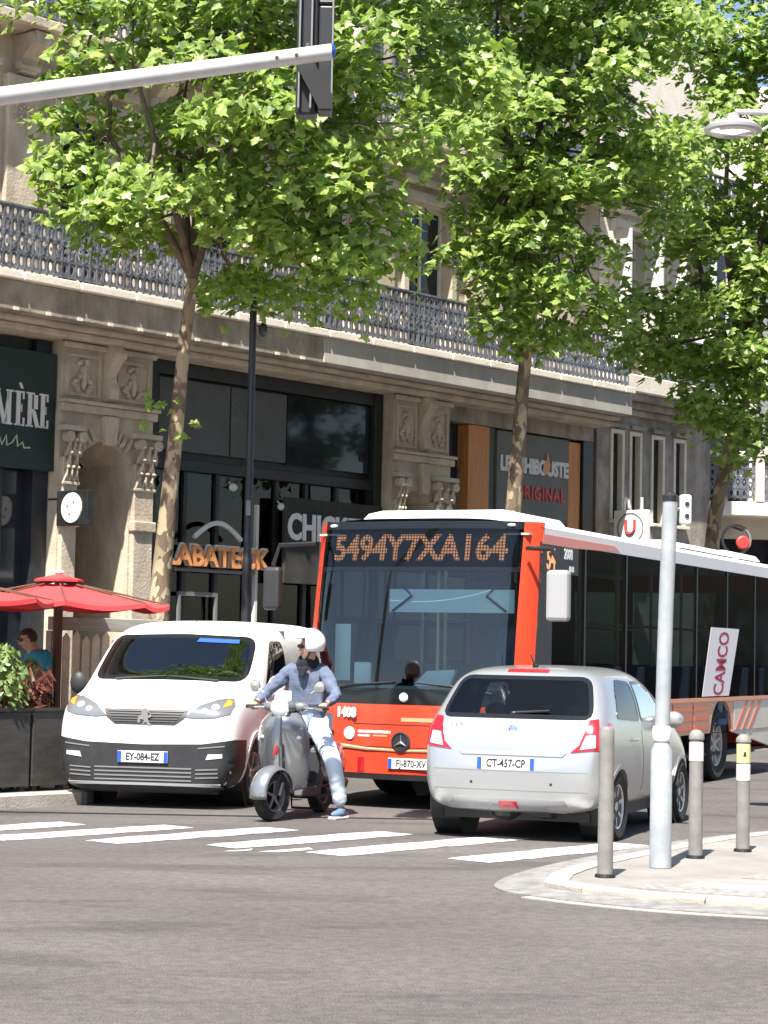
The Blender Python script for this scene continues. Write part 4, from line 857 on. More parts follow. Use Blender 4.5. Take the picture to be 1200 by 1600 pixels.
MB().prism(lion, lambda a, b_, d: (a, c.y + d, .91 + b_), -.012, .0).build('badge', 'chrome', gr)
for x in (-1, 1):
    hl = [(x * a, b_) for a, b_ in ((.40, .915), (.52, .905), (.72, .915), (.845, .95), (.865, 1.04), (.83, 1.10), (.70, 1.09), (.54, 1.03))]
    h = sh.panel('headlight', 'front', hl, 'headlamp', VAN, off=.012, thick=.03, step=.03)
    for cx, cz, rr in ((.60, .975, .035), (.70, 1.015, .042)): cc, nn = sh.hit('front', x * cx, cz, .012); MB().lathe([(rr, 0), (rr * .8, .008), (0, .004)], 14, Matrix.Translation(cc) @ nn.to_track_quat('Z', 'Y').to_matrix().to_4x4()).build('lamp', 'lamp_clear', h)
    sh.panel('indicator', 'front', [(x * a, b_) for a, b_ in ((.77, 1.005), (.835, 1.03), (.835, 1.065), (.79, 1.085))], 'amber', h, off=.016, thick=.01, step=.03)
    sh.panel('fog_lamp', 'front', [(x * a, b_) for a, b_ in ((.64, .50), (.80, .52), (.80, .56), (.66, .555))], 'lamp_clear', VAN, off=.018, thick=.02, step=.03); sh.panel('daytime_strip', 'front', [(x * a, b_) for a, b_ in ((.56, .605), (.82, .63), (.82, .642), (.56, .617))], 'plastic_grey', VAN, off=.018, thick=.02, step=.03)
for z in (.28, .32, .36, .40): sh.panel('lower_grille_slat', 'front', [(-.50, z), (.50, z), (.50, z + .014), (-.50, z + .014)], 'plastic_grey', VAN, off=.018, thick=.01)
for x in (-1, 1):
    for z in (.31, .35, .39): sh.panel('lower_grille_slat', 'front', [(x * .54, z), (x * .76, z + .012), (x * .76, z + .024), (x * .54, z + .013)], 'plastic_grey', VAN, off=.018, thick=.01)
sh.panel('bumper_lip', 'front', [(-.76, .235), (.76, .235), (.78, .26), (-.78, .26)], 'grey_lower', VAN, off=.022, thick=.02)
for x in (-1, 1): sh.panel('bonnet_seam', 'top', [(x * .80, .90), (x * .81, .90), (x * .80, .45), (x * .70, .16), (x * .69, .165), (x * .79, .455)], 'plastic_grey', VAN, off=.002, thick=.004)
sh.panel('hood_seam', 'front', [(-.5, .765), (.5, .765), (.44, .775), (-.44, .775)], 'grey_lower', VAN, off=.003, thick=.005)
plate(VAN, sh, 'front', 0, .515, .52, .115, 'EY-084-EZ', 0, off=.02)
sh.panel('sun_strip', 'front', [(.16, 1.672), (.62, 1.66), (.61, 1.70), (.18, 1.712)], 'plate_blue', VAN, off=.010, thick=.002)
for y in (1.28, 2.42): sh.panel('door_seam', 'right', [(y, .32), (y + .01, .32), (y + .01, 1.2), (y, 1.2)], 'ink', VAN, off=.0015, thick=.004)
c, nn = sh.hit('right', 2.25, 1.02, .02); MB().tube([(c.x - .015, 2.15, 1.02), (c.x + .01, 2.18, 1.03), (c.x + .01, 2.32, 1.03), (c.x - .015, 2.35, 1.02)], .014, 6).build('door_handle', 'van_white', VAN)
for x in (-1, 1):
    mm = MB().ell((x * 1.08, 1.22, 1.22), (.095, .06, .12), 12, 8).tube([(x * .93, 1.27, 1.14), (x * 1.05, 1.24, 1.16)], .03, 6).build('wing_mirror', 'plastic_dark' if x < 0 else 'van_white', VAN, smooth=True)
    w = MB(); c0, _ = sh.hit('front', x * .55, 1.26, .02); c1, _ = sh.hit('front', x * .02, 1.30, .02); w.tube([c0, c1], [.012, .007], 6).build('wiper', 'black', VAN)
c, nn = sh.hit('top', 0, 2.0, 0); MB().tube([(0, 2.0, 1.87), (0, 1.98, 1.92)], [.01, .005], 6).build('aerial', 'black', VAN)
box('dashboard', 'seat', VAN, -.84, .84, 1.05, 1.5, .8, 1.20, .05); box('bulkhead', 'seat', VAN, -.85, .85, 2.6, 2.62, .3, 1.82)
for x in (-.5, .02, .5):
    st = MB().box(x - .22, x + .22, 1.85, 2.3, .6, .85).obox((x, 2.38, 1.12), (.42, .12, .62), Matrix.Rotation(R(-10), 3, 'X')).build('seat', 'seat', VAN, bevel=.05); MB().ell((x, 2.44, 1.50), (.12, .05, .1), 10, 6).build('headrest', 'seat', st, smooth=True)
MB().lathe([(.19, -.015), (.205, 0), (.19, .015), (.175, 0), (.19, -.015)], 24, Matrix.Translation((.5, 1.55, 1.2)) @ Matrix.Rotation(R(-60), 4, 'X')).build('steering_wheel', 'black', VAN)
for x, y, z, s, mm in ((-.62, 1.12, 1.22, .05, 'white'), (-.45, 1.16, 1.22, .045, 'plate_white'), (.42, 1.14, 1.225, .05, 'amber'), (.05, 1.12, 1.215, .04, 'plate_white')): MB().obox((x, y, z), (s * 1.7, s, s), Matrix.Rotation(R(20), 3, 'Z')).build('paper', mm, VAN)
box('underbody', 'black', VAN, -.7, .7, .3, 4.3, .14, .22); MB().tube([(.15, 1.6, .26), (.15, 3.4, .26)], .10, 10).build('exhaust', 'black', VAN)
MB().obox((.32, .55, .22), (.42, .5, .18), Matrix()).build('sump_guard', 'black', VAN, bevel=.05)

# ------------------------------------------------------------------ red bus
BUS = empty('city_bus', (.22, 21.75, 0), R(-24.5), 'red city bus with amber route display facing us, white roof', 'bus')
HW = 1.275; BLn = 11.2; TOP = 2.98
def lean(z): 
    if z < .95: return .02 * (.95 - z)
    return .30 * ((z - .95) / 2.1) ** 1.5
def fy(x, z):
    s = abs(x) / HW; return lean(z) + .16 * s * s + .24 * s ** 9
def fstrip(name, x0, x1, z0, z1, m, parent, off=0.0, nx=24, nz=10, thick=0.03, smooth=True):
    f_ = lambda a, z, d: Vector((a, fy(a, z) - off + d, z))
    rows = []; X = [x0 + (x1 - x0) * i / nx for i in range(nx + 1)]; Z = [z0 + (z1 - z0) * i / nz for i in range(nz + 1)]
    mb = MB(); mb.grid([[f_(a, z, 0) for a in X] for z in Z])
    if thick:
        mb.grid([[f_(a, z0, 0) for a in X], [f_(a, z0, thick) for a in X]]); mb.grid([[f_(a, z1, 0) for a in X], [f_(a, z1, thick) for a in X]])
        mb.grid([[f_(x0, z, 0), f_(x0, z, thick)] for z in Z]); mb.grid([[f_(x1, z, 0), f_(x1, z, thick)] for z in Z])
    return mb.build(name, m, parent, smooth=smooth)
CX = 1.13                                   # glass ends here, the red corner pillars follow
fm = fstrip('front_panel', -HW, HW, .36, 1.07, 'bus_red', BUS, nx=40)
fstrip('bumper', -HW + .02, HW - .02, .30, .355, 'black', BUS, nx=40, nz=2)
fstrip('black_band', -HW + .01, HW - .01, 1.072, 1.235, 'black_gloss', BUS, nx=40, nz=3)
fstrip('windscreen', -CX, CX, 1.237, 2.452, 'windscreen_glass', BUS, nx=30, nz=14, thick=0.006)
fstrip('cowl', -CX, CX, 2.90, TOP, 'black_gloss', BUS, nx=30, nz=3); fstrip('header', -CX, CX, 2.454, 2.50, 'black_gloss', BUS, nx=30, nz=2)
ds = fstrip('display_back', -CX + .06, CX - .06, 2.50, 2.898, 'plastic_dark', BUS, off=-.10, nx=24, nz=4)
fstrip('display_glass', -CX, CX, 2.502, 2.898, 'bus_glass', BUS, nx=30, nz=4, thick=.006)
me_t = text_obj('display_lettering', '5494Y7XA164', .37, 'led_amber', ds, Matrix(), .002, .012, sx=1.0, space=1.02)
# the lamp matrix reads as rows of dots: dark mask bars in front of the characters
mk_ = MB()
for i in range(66):
    xx = -1.04 + i * .032; mk_.add([(xx + a, fy(xx, q) + .084, q) for a, q in ((0, 2.5), (.009, 2.5), (.009, 2.89), (0, 2.89))], [(0, 1, 2, 3)])
for i in range(13):
    q = 2.505 + i * .032; mk_.grid([[(-1.04 + 2.1 * j / 20, fy(-1.04 + 2.1 * j / 20, q) + .083, q + e) for j in range(21)] for e in (0, .009)])
mk_.build('display_mask', 'plastic_dark', ds, kind='stuff', fixn=False)
W_ = max(v.co.x for v in me_t.data.vertices) - min(v.co.x for v in me_t.data.vertices); k = 1.98 / W_
for v in me_t.data.vertices: x_, z_ = v.co.x * k - .02, v.co.y * 1.0 + 2.69; v.co = (x_, fy(x_, z_) + .10 - .012 - v.co.z, z_)
for x in (-1, 1):
    x0, x1 = (CX + .002, HW) if x > 0 else (-HW, -CX - .002)
    fstrip('corner_pillar', x0, x1, 1.237, TOP, 'bus_red', BUS, nx=8, nz=12)
# side walls: skirt, belt panel, windows, cant rail; both sides
ys = fy(HW, 1.0) ; ysT = fy(HW, TOP)
WT = 2.78
wy = [(.98, 2.0), (2.06, 3.46), (3.52, 4.92), (4.98, 6.38), (6.44, 7.84), (7.9, 9.3), (9.36, 10.9)]
for x in (-1, 1):
    a, b_ = (HW - .05, HW) if x > 0 else (-HW, -HW + .05)
    def side_poly(name, m, poly, t0=a, t1=b_): return MB().prism(poly, lambda p, q, d: (d, p, q), t0, t1).build(name, m, BUS)
    AXL = (2.35, 7.6); rw = .58
    def skirt_top(z0, z1, name, m, lo):
        # panel with arched cut-outs for the wheels
        pts = [(fy(HW, z0) - .02 if lo else fy(HW, z0) - .02, z0)]
        for c_ in AXL:
            if z0 < .5 + rw:
                h0 = math.sqrt(max(rw * rw - (z0 - .5) ** 2, 0)); arc = []
                for i in range(13):
                    t = -h0 + 2 * h0 * i / 12; zz = .5 + math.sqrt(max(rw * rw - t * t, 0)); arc.append((c_ + t, min(zz, z1) if zz > z0 else z0))
                pts += arc
        pts += [(BLn, z0), (BLn, z1), (fy(HW, z1) - .02, z1)]
        return side_poly(name, m, pts)
    skirt_top(.26, .64, 'skirt', 'bus_cream', True)
    bp = skirt_top(.642, 1.05, 'belt_panel', 'bus_peach' if x > 0 else 'bus_orange', False)
    if x > 0:
        for y0, y1 in ((3.55, 4.4), (4.48, 5.3), (5.38, 6.2), (6.28, 6.95)):
            for z in (.70, .82, .94): box('louvre', 'bus_orange', BUS, HW + .002, HW + .012, y0, y1, z, z + .055)
        for y in (3.5, 4.44, 5.34, 6.24): box('panel_joint', 'ink', BUS, HW + .001, HW + .004, y, y + .012, .28, 1.04)
        box('rear_panel', 'bus_cream', BUS, HW + .002, HW + .005, 8.22, BLn - .02, .65, 1.045)
        for k_ in range(3): MB().prism([(8.28 + .35 * k_, .66), (8.43 + .35 * k_, .66), (8.98 + .35 * k_, 1.04), (8.83 + .35 * k_, 1.04)], lambda p, q, d: (d, p, q), HW + .006, HW + .009).build('stripe', 'bus_orange', BUS)
    MB().box(a, b_ + (.015 if x > 0 else 0), fy(HW, 1.05), BLn, 1.052, 1.10).build('belt_rail', 'bus_pale' if x > 0 else 'bus_red', BUS)
    side_poly('cant_rail', 'bus_red', [(fy(HW, 2.6), 2.66), (.8, 2.74), (3.2, 2.80), (3.0, 2.86), (fy(HW, 2.8), 2.86)], b_ if x > 0 else a - .006, b_ + .006 if x > 0 else a); side_poly('cant_panel', 'bus_white', [(fy(HW, 2.8), WT + .002), (BLn, WT + .002), (BLn, 2.93), (fy(HW, 2.93), 2.93)], a, b_)
    side_poly('window_post', 'black', [(fy(HW, 1.1) - .0, 1.102), (.96, 1.102), (.96, WT), (fy(HW, 2.59), WT)])
    for i, (y0, y1) in enumerate(wy):
        box('side_window', 'dark_glass' if x > 0 else 'bus_glass', BUS, *( (HW - .012, HW - .004) if x > 0 else (-HW + .004, -HW + .012)), y0 + .002, y1 - .002, 1.11, WT - .002)
        nx_ = wy[i + 1][0] if i + 1 < len(wy) else BLn; box('window_post', 'black', BUS, a + .006, b_ - .006, y1, nx_, 1.102, WT)
    for c_ in AXL:
        MB().tube([(x * .70, c_, .5), (x * 1.05, c_, .5)], .57, 24).build('wheel_well', 'black', BUS); wheel(BUS, (x * 1.10, c_, .48), .48, .28, x, rimr=.29, spokes=8, rim='bus_grey', steer=R(-4) if c_ < 3 else 0)
MB().box(-HW, HW, BLn, BLn + .05, .3, 1.15).box(-HW, HW, BLn, BLn + .05, 2.6, 2.95).box(-HW, -1.12, BLn, BLn + .05, 1.15, 2.6).box(1.12, HW, BLn, BLn + .05, 1.15, 2.6).build('rear_wall', 'bus_red', BUS); box('rear_window', 'bus_glass', BUS, -1.12, 1.12, BLn + .02, BLn + .03, 1.15, 2.6)
# roof: crowned shell plus equipment covers
rows = []
for i in range(17):
    t = -1 + 2 * i / 16; xx = HW * t; zz = 2.93 + .13 * (1 - abs(t) ** 5); rows.append([(xx, fy(xx * .98, 2.95) + .02, zz - .05 * (1 if i else 0) if i not in (0, 16) else zz)] + [(xx, yy, zz) for yy in (.9, 2, 6, BLn)])
MB().grid(rows).build('roof', 'bus_white', BUS, smooth=True)
for y0, y1, h, w in ((.95, 2.3, .11, .95), (6.4, 9.2, .10, 1.05), (9.3, 10.5, .12, 1.05)): MB().prism([(-w, 3.03), (w, 3.03), (w - .08, 3.03 + h * .7), (w - .25, 3.03 + h), (-w + .25, 3.03 + h), (-w + .08, 3.03 + h * .7)], lambda p, q, d: (p, d, q), y0, y1).build('roof_unit', 'bus_white', BUS, bevel=.03)
# inside
box('floor', 'seat', BUS, -1.2, 1.2, .5, 10.6, .34, .38); box('ceiling', 'bus_grey', BUS, -1.2, 1.2, .45, 10.6, 2.84, 2.86); MB().box(-1.05, 1.05, .34, .75, .95, 1.18).box(-1.1, 1.1, .30, .5, 1.18, 1.26).build('dashboard', 'dash', BUS, bevel=.03)
cab = box('cab_screen', 'seat', BUS, -.05, 1.16, 1.95, 2.0, .4, 2.4); box('cab_door', 'seat', BUS, .05, .08, 1.1, 1.9, .4, 1.5)
st = MB().box(.3, .8, 1.35, 1.8, .75, .95).obox((.55, 1.85, 1.45), (.5, .12, .95), Matrix.Rotation(R(-8), 3, 'X')).build('driver_seat', 'seat_blue', BUS, bevel=.05)
MB().lathe([(.23, -.02), (.25, 0), (.23, .02), (.21, 0), (.23, -.02)], 24, Matrix.Translation((.55, .95, 1.25)) @ Matrix.Rotation(R(-35), 4, 'X')).build('steering_wheel', 'black', BUS)
vz = MB().box(-.32, 1.08, .36, .375, 2.03, 2.27).build('sun_blind', 'visor_blue', BUS)
for x, s in ((-.28, 1), (1.0, -1)): MB().tube([(x, .345, 2.04), (x + s * .22, .34, 2.2), (x + s * .12, .34, 2.30)], .014, 5).build('blind_arm', 'black', vz)
for x, y in ((-.45, 2.2), (.45, 3.2), (-.45, 4.4), (.45, 5.6), (-.45, 6.8), (1.0, 2.6), (1.0, 4.0), (1.0, 5.3), (1.0, 6.6), (-.2, 1.4)): MB().tube([(x, y, .38), (x, y, 2.84)], .02, 8).build('grab_pole', 'pole_yellow', BUS)
for x in (-.6, .6): MB().tube([(x, 1.9, 2.0), (x, 10, 2.0)], .018, 6).build('grab_rail', 'pole_yellow', BUS)
for y in (2.9, 3.8, 4.7, 5.7, 6.6, 7.6, 8.6, 9.5):
    for x in (-.85, .85): MB().box(x - .4, x + .4, y, y + .42, .72, .82).obox((x, y + .45, 1.15), (.8, .07, .7), Matrix.Rotation(R(-8), 3, 'X')).build('seat', 'seat_blue', BUS, bevel=.03)
MB().box(-.75, -.55, .42, .48, 1.26, 1.5).build('ticket_machine', 'visor_blue', BUS, bevel=.02); MB().prism([(-.05, 1.26), (.36, 1.26), (.42, 1.44), (.1, 1.42)], lambda a_, b2, d: (a_, d, b2), .40, .46).build('dash_hood', 'visor_blue', BUS); box('notice', 'visor_blue', BUS, -1.02, -.84, .52, .53, 1.3, 1.9)
# details on the front
c_y = lambda x, z: fy(x, z)
em = MB().lathe([(.105, 0), (.105, .014), (.088, .018), (.085, .01), (0, .01)], 32, Matrix.Translation((0, c_y(0, .72) - .001, .69)) @ Matrix.Rotation(R(90), 4, 'X')).build('emblem_ring', 'ink', BUS)
stt = MB()
for k_ in range(3):
    a = R(90 + 120 * k_); d = Vector((math.cos(a), 0, math.sin(a))); t = Vector((-d.z, 0, d.x)); o = Vector((0, -.022, 0)); stt.add([d * .08 + o, t * .017 + o, -t * .017 + o, o - Vector((0, .014, 0)), ], [(0, 1, 3), (0, 3, 2), (0, 2, 1)])
s_ = stt.build('star', 'chrome', em); s_.location = (0, c_y(0, .72), .69)
MB().ell((.02, c_y(0, 1.15) - .01, 1.145), (.05, .02, .05), 10, 6).build('wiper_hub', 'white', BUS, smooth=True)
text_obj('lettering', '1408', .13, 'white', BUS, Matrix.Translation((-.64, c_y(-.64, .97) - .014, .975)) @ Matrix.Rotation(R(-14), 4, 'Z') @ Matrix.Rotation(R(90), 4, 'X'), .003, .008)
lg = MB().lathe([(.065, 0), (.065, .01), (0, .01)], 20, Matrix.Translation((-.60, c_y(-.6, .76) - .002, .765)) @ Matrix.Rotation(R(-8), 4, 'Z') @ Matrix.Rotation(R(90), 4, 'X')).build('logo_disc', 'white', BUS)
for x0, x1, z0, z1, mm in ((-.50, -.12, .775, .80, 'white'), (-.50, -.36, .735, .755, 'white'), (-.32, -.16, .74, .755, 'bus_pale'), (.0, .36, .90, .94, 'bus_pale')): fstrip('logo_line', x0, x1, z0, z1, mm, BUS, off=.004, nx=6, nz=1, thick=.004)
for z, a0, b0 in ((.63, -1.0, 1.05), (.86, -.55, 1.0)): fstrip('panel_joint', a0, b0, z, z + .009, 'black', BUS, off=.0015, nx=24, nz=1, thick=.004)
for x in (-1, 1):
    # sweeping light lines and lamps
    pts = [(1.2, .86), (1.02, .76), (.9, .68), (.78, .64), (.4, .61), (.0, .60)]
    MB().tube([(x * a, c_y(a, z) - .004, z) for a, z in pts], [.022, .03, .03, .022, .016, .012], 6).build('trim_line', 'bus_pale', BUS, smooth=True)
    hl = fstrip('headlight', *((.72, 1.14) if x > 0 else (-1.14, -.72)), .50, .60, 'lamp_clear' if x > 0 else 'bus_red', BUS, off=.006, nx=8, nz=3, thick=.02); fstrip('intake', *((.42, .50) if x > 0 else (-.50, -.42)), .37, .52, 'tail_red', BUS, off=.004, nx=3, nz=2, thick=.02)
p = empty('number_plate', (.12, c_y(.12, .46) - .02, .47)); p.parent = BUS; box('plate', 'plate_white', p, -.26, .26, 0, .012, -.055, .055, .004); box('blue_band', 'plate_blue', p, -.258, -.215, -.002, 0, -.05, .05); text_obj('lettering', 'FJ-870-XV', .10, 'ink', p, TFRONT(0, -.002, 0), .001, .002, sx=.8)
for x0, x1 in ((-.95, -.1), (.95, .15)): MB().tube([(x0, c_y(x0, 1.2) - .02, 1.2), ((x0 + x1) / 2, c_y(0, 1.27) - .03, 1.27), (x1, c_y(x1, 1.30) - .03, 1.30)], [.018, .014, .01], 6).build('wiper', 'black', BUS)
# mirrors
mm = MB().tube([(-1.2, .35, 2.75), (-1.5, .1, 2.72), (-1.56, .08, 2.5)], .025, 6).build('mirror_arm', 'black', BUS); MB().obox((-1.56, .08, 2.26), (.20, .12, .46), Matrix()).build('mirror_head', 'plastic_dark', mm, bevel=.04)
mm = MB().tube([(1.2, .38, 2.7), (1.52, .25, 2.68), (1.58, .28, 2.55)], .025, 6).build('mirror_arm', 'black', BUS); MB().obox((1.58, .30, 2.21), (.24, .14, .52), Matrix()).build('mirror_head', 'mirror_grey', mm, bevel=.04)  # this housing coloured paler than the left one to show sun on it
for x in (-1.0, 1.02): MB().ell((x, c_y(x, 2.93) - .01, 2.94), (.05, .02, .018), 8, 5).build('marker_light', 'lamp_clear', BUS)
sd = box('side_display', 'plastic_dark', BUS, HW + .003, HW + .008, .62, 1.75, 2.47, 2.76)
text_obj('lettering', '54', .30, 'led_amber', sd, Matrix.Translation((HW + .010, .88, 2.60)) @ Matrix.Rotation(R(90), 4, 'Z') @ Matrix.Rotation(R(90), 4, 'X'), .001, .008, sx=.9); text_obj('lettering', '2008', .15, 'white', sd, Matrix.Translation((HW + .010, 1.42, 2.68)) @ Matrix.Rotation(R(90), 4, 'Z') @ Matrix.Rotation(R(90), 4, 'X'), .001, .006, sx=.9); box('label', 'white', sd, HW + .009, HW + .011, 1.45, 1.6, 2.50, 2.56)
fl = MB().prism([(6.65, 1.12), (7.95, 1.12), (8.45, 2.02), (7.05, 2.02)], lambda p, q, d: (d, p, q), HW + .001, HW + .003).build('window_advert', 'advert_white', BUS)
tt = text_obj('lettering', 'CAMCO', .2, 'banner_red', fl, Matrix(), .0005, .004)
for v in tt.data.vertices: v.co = (HW + .0045 + v.co.z * .2, 7.58 - v.co.y * 3.4 + v.co.x * .45, 1.55 + v.co.x * 1.15)
box('underbody', 'black', BUS, -1.0, 1.0, .6, 10.4, .28, .335)
# ------------------------------------------------------------------ scooter
mat('scooter_grey', (0.25, 0.26, 0.275), 0.25, 0.55, coat=0.8); mat('jumper', (0.105, 0.13, 0.20), 0.95, var=.18, scale=14, bump=.3, bscale=60); mat('jeans', (0.60, 0.68, 0.77), 0.9, var=.05, scale=5, bump=.15, bscale=70); mat('scarf', (0.012, 0.014, 0.025), 0.95)
mat('helmet_white', (0.80, 0.79, 0.77), 0.2, coat=.8); mat('lens', (0.015, 0.008, 0.008), 0.08); mat('hair_brown', (0.045, 0.025, 0.015), 0.8); mat('shoe_blue', (0.10, 0.16, 0.26), 0.8); mat('sole', (0.62, 0.62, 0.60), 0.8); mat('lip', (0.35, 0.12, 0.10), 0.6); mat('tee_teal', (0.02, 0.22, 0.30), 0.9, var=.15, scale=12)
SC = empty('scooter', (-1.0, 20.0, 0), R(-18), 'grey scooter ridden towards us in front of the white van', 'scooter')
wheel(SC, (0, 0, .235), .235, .115, 1, rimr=.145, spokes=5, rim='plastic_grey', steer=R(-16), name='front_wheel'); wheel(SC, (0, 1.34, .235), .235, .125, 1, rimr=.145, spokes=5, rim='plastic_grey', name='rear_wheel')
rows = []
for i in range(15):                                        # mudguard wrapping the front wheel
    a = R(-18 + 200 * i / 14); rows.append([])
    for j in range(9):
        t = -1 + 2 * j / 8; rr = .272 - .04 * t * t; rows[-1].append((t * .10, -.0 - rr * math.cos(a) * 1.0, .255 + rr * math.sin(a) * (1.0 if math.sin(a) > 0 else .5)))
fe = MB().grid(rows).build('front_mudguard', 'scooter_grey', SC, smooth=True); fe.rotation_euler = (0, 0, R(-14)); so = fe.modifiers.new('s', 'SOLIDIFY'); so.thickness = .012
def hwz(z): 
    P = [(.24, .13), (.32, .19), (.45, .225), (.6, .245), (.78, .24), (.9, .21), (.98, .15), (1.02, .08)]
    for (a, b_), (c, d) in zip(P, P[1:]):
        if a <= z <= c: return b_ + (d - b_) * (z - a) / (c - a)
    return P[-1][1]
rows = []
for i in range(22):
    z = .24 + .78 * i / 21; w = hwz(z); y0 = .26 - .16 * ((z - .24) / .78) ** .8 + .10 * max(0, (z - .85) / .17) ** 2
    rows.append([(w * t, y0 + .13 * abs(t) ** 2.2 + .02, z) for t in [-1 + 2 * j / 16 for j in range(17)]])
sl = MB().grid(rows).build('leg_shield', 'scooter_grey', SC, smooth=True); so = sl.modifiers.new('s', 'SOLIDIFY'); so.thickness = .03; so.offset = 1
MB().prism([(.13, .32), (.075, .5), (.05, .75), (.075, .98), (.15, 1.0), (.2, .6)], lambda a, b_, d: (d, a + .03, b_), -.035, .035).build('horn_cover', 'scooter_grey', SC, bevel=.02)
MB().obox((-.0, .075, .66), (.03, .012, .10), Matrix.Rotation(R(20), 3, 'Y')).build('badge', 'tail_red', SC, bevel=.004)
for x in (-1, 1): MB().ell((x * .175, .20, .78), (.04, .02, .02), 10, 6).build('indicator', 'lamp_clear', SC, smooth=True)
hs_ = MB().ell((0, .27, 1.07), (.13, .12, .085), 16, 10).ell((.14, .31, 1.07), (.10, .06, .05), 10, 6).ell((-.14, .31, 1.07), (.10, .06, .05), 10, 6).build('headset', 'scooter_grey', SC, smooth=True)
MB().lathe([(.085, 0), (.088, .03), (.07, .045), (0, .055)], 24, Matrix.Translation((0, .175, 1.065)) @ Matrix.Rotation(R(95), 4, 'X')).build('headlight', 'lamp_clear', SC, smooth=True)
MB().lathe([(.094, -.01), (.098, .03), (.088, .034), (.086, -.01)], 24, Matrix.Translation((0, .175, 1.065)) @ Matrix.Rotation(R(95), 4, 'X'), False).build('headlight_ring', 'chrome', SC, smooth=True)
MB().prism([(-.09, 1.13), (.09, 1.13), (.07, 1.22), (-.07, 1.22)], lambda a, b_, d: (a, d + (b_ - 1.13) * .5, b_), .22, .23).build('fly_screen', 'lamp_clear', SC)
for x in (-1, 1):
    MB().tube([(x * .2, .315, 1.07), (x * .27, .33, 1.065), (x * .42, .36, 1.06)], .019, 8).build('grip', 'rubber', SC); MB().tube([(x * .2, .27, 1.065), (x * .30, .26, 1.06), (x * .38, .29, 1.05)], [.010, .008, .008], 6).build('brake_lever', 'chrome', SC)
    MB().tube([(x * .2, .33, 1.10), (x * .24, .34, 1.2), (x * .30, .34, 1.24)], .006, 5).lathe([(.055, -.006), (.058, .0), (.05, .008), (0, .01)], 16, Matrix.Translation((x * .33, .34, 1.26)) @ Matrix.Rotation(R(90), 4, 'X')).build('mirror', 'chrome', SC)
    MB().ell((x * .15, 1.16, .50), (.13, .40, .19), 16, 10).build('side_cowl', 'scooter_grey', SC, smooth=True)
MB().prism([(.26, .22), (.78, .20), (.86, .3), (.9, .62), (.76, .64), (.72, .30), (.3, .29)], lambda a, b_, d: (d, a, b_), -.20, .20).build('floorboard', 'plastic_dark', SC, bevel=.02); MB().box(-.20, .20, .80, 1.50, .45, .70).build('frame_body', 'scooter_grey', SC, bevel=.06)
MB().ell((0, .98, .755), (.16, .30, .07), 16, 8).ell((0, 1.3, .79), (.14, .22, .07), 14, 8).build('seat', 'black', SC, smooth=True)
MB().tube([(.04, .0, .235), (.06, .06, .5), (.03, .12, .7)], .022, 8).tube([(.065, .02, .24), (.08, .05, .36)], .03, 8).build('fork', 'plastic_dark', SC)
MB().tube([(.16, 1.0, .24), (.18, 1.5, .27), (.17, 1.62, .3)], [.035, .05, .035], 10).build('exhaust', 'plastic_dark', SC, smooth=True); MB().box(-.14, .14, .85, 1.3, .16, .3).build('engine', 'black', SC, bevel=.03)
MB().tube([(-.12, .85, .22), (-.17, 1.0, .06), (.17, 1.0, .06), (.12, .85, .22)], .014, 6).build('stand', 'black', SC)

def helmet(parent, c, f, r3, m, open_dot=.35, name='helmet'):
    """open-face shell around c, opening towards f"""
    c = Vector(c); f = Vector(f).normalized(); q = f.to_track_quat('-Y', 'Z').to_matrix(); mb = MB(); n, mm = 28, 16; P = {}
    def p(i, j): a = math.pi * i / mm; t = 2 * math.pi * j / n; return Vector((r3[0] * math.sin(a) * math.cos(t), r3[1] * math.sin(a) * math.sin(t), r3[2] * math.cos(a)))
    for i in range(mm):
        for j in range(n):
            quad = [p(i, j), p(i + 1, j), p(i + 1, j + 1), p(i, j + 1)]; ce = sum(quad, Vector()) / 4; d = Vector((ce.x / r3[0], ce.y / r3[1], ce.z / r3[2]))
            if d.z < -.62 or (d.z < .30 and -d.y > open_dot): continue
            k = len(mb.v); mb.add([c + q @ v for v in quad], [(0, 1, 2, 3)])
    o = mb.build(name, m, parent, smooth=True); s = o.modifiers.new('s', 'SOLIDIFY'); s.thickness = .022; s.offset = -1; return o
def head_nodes(nodes, edges, neck, c, f):
    """adds cranium, jaw, nose chain; returns nothing"""
    c = Vector(c); f = Vector(f).normalized(); k = len(nodes)
    nodes += [(tuple(c + Vector((0, 0, -.055)) + f * .012), .066), (tuple(c + Vector((0, 0, .025)) - f * .008), .083), (tuple(c + Vector((0, 0, .085)) - f * .012), .06), (tuple(c + f * .075 + Vector((0, 0, -.025))), .02), (tuple(c + f * .105 + Vector((0, 0, -.032))), .011)]
    edges += [(neck, k), (k, k + 1), (k + 1, k + 2), (k, k + 3), (k + 3, k + 4)]
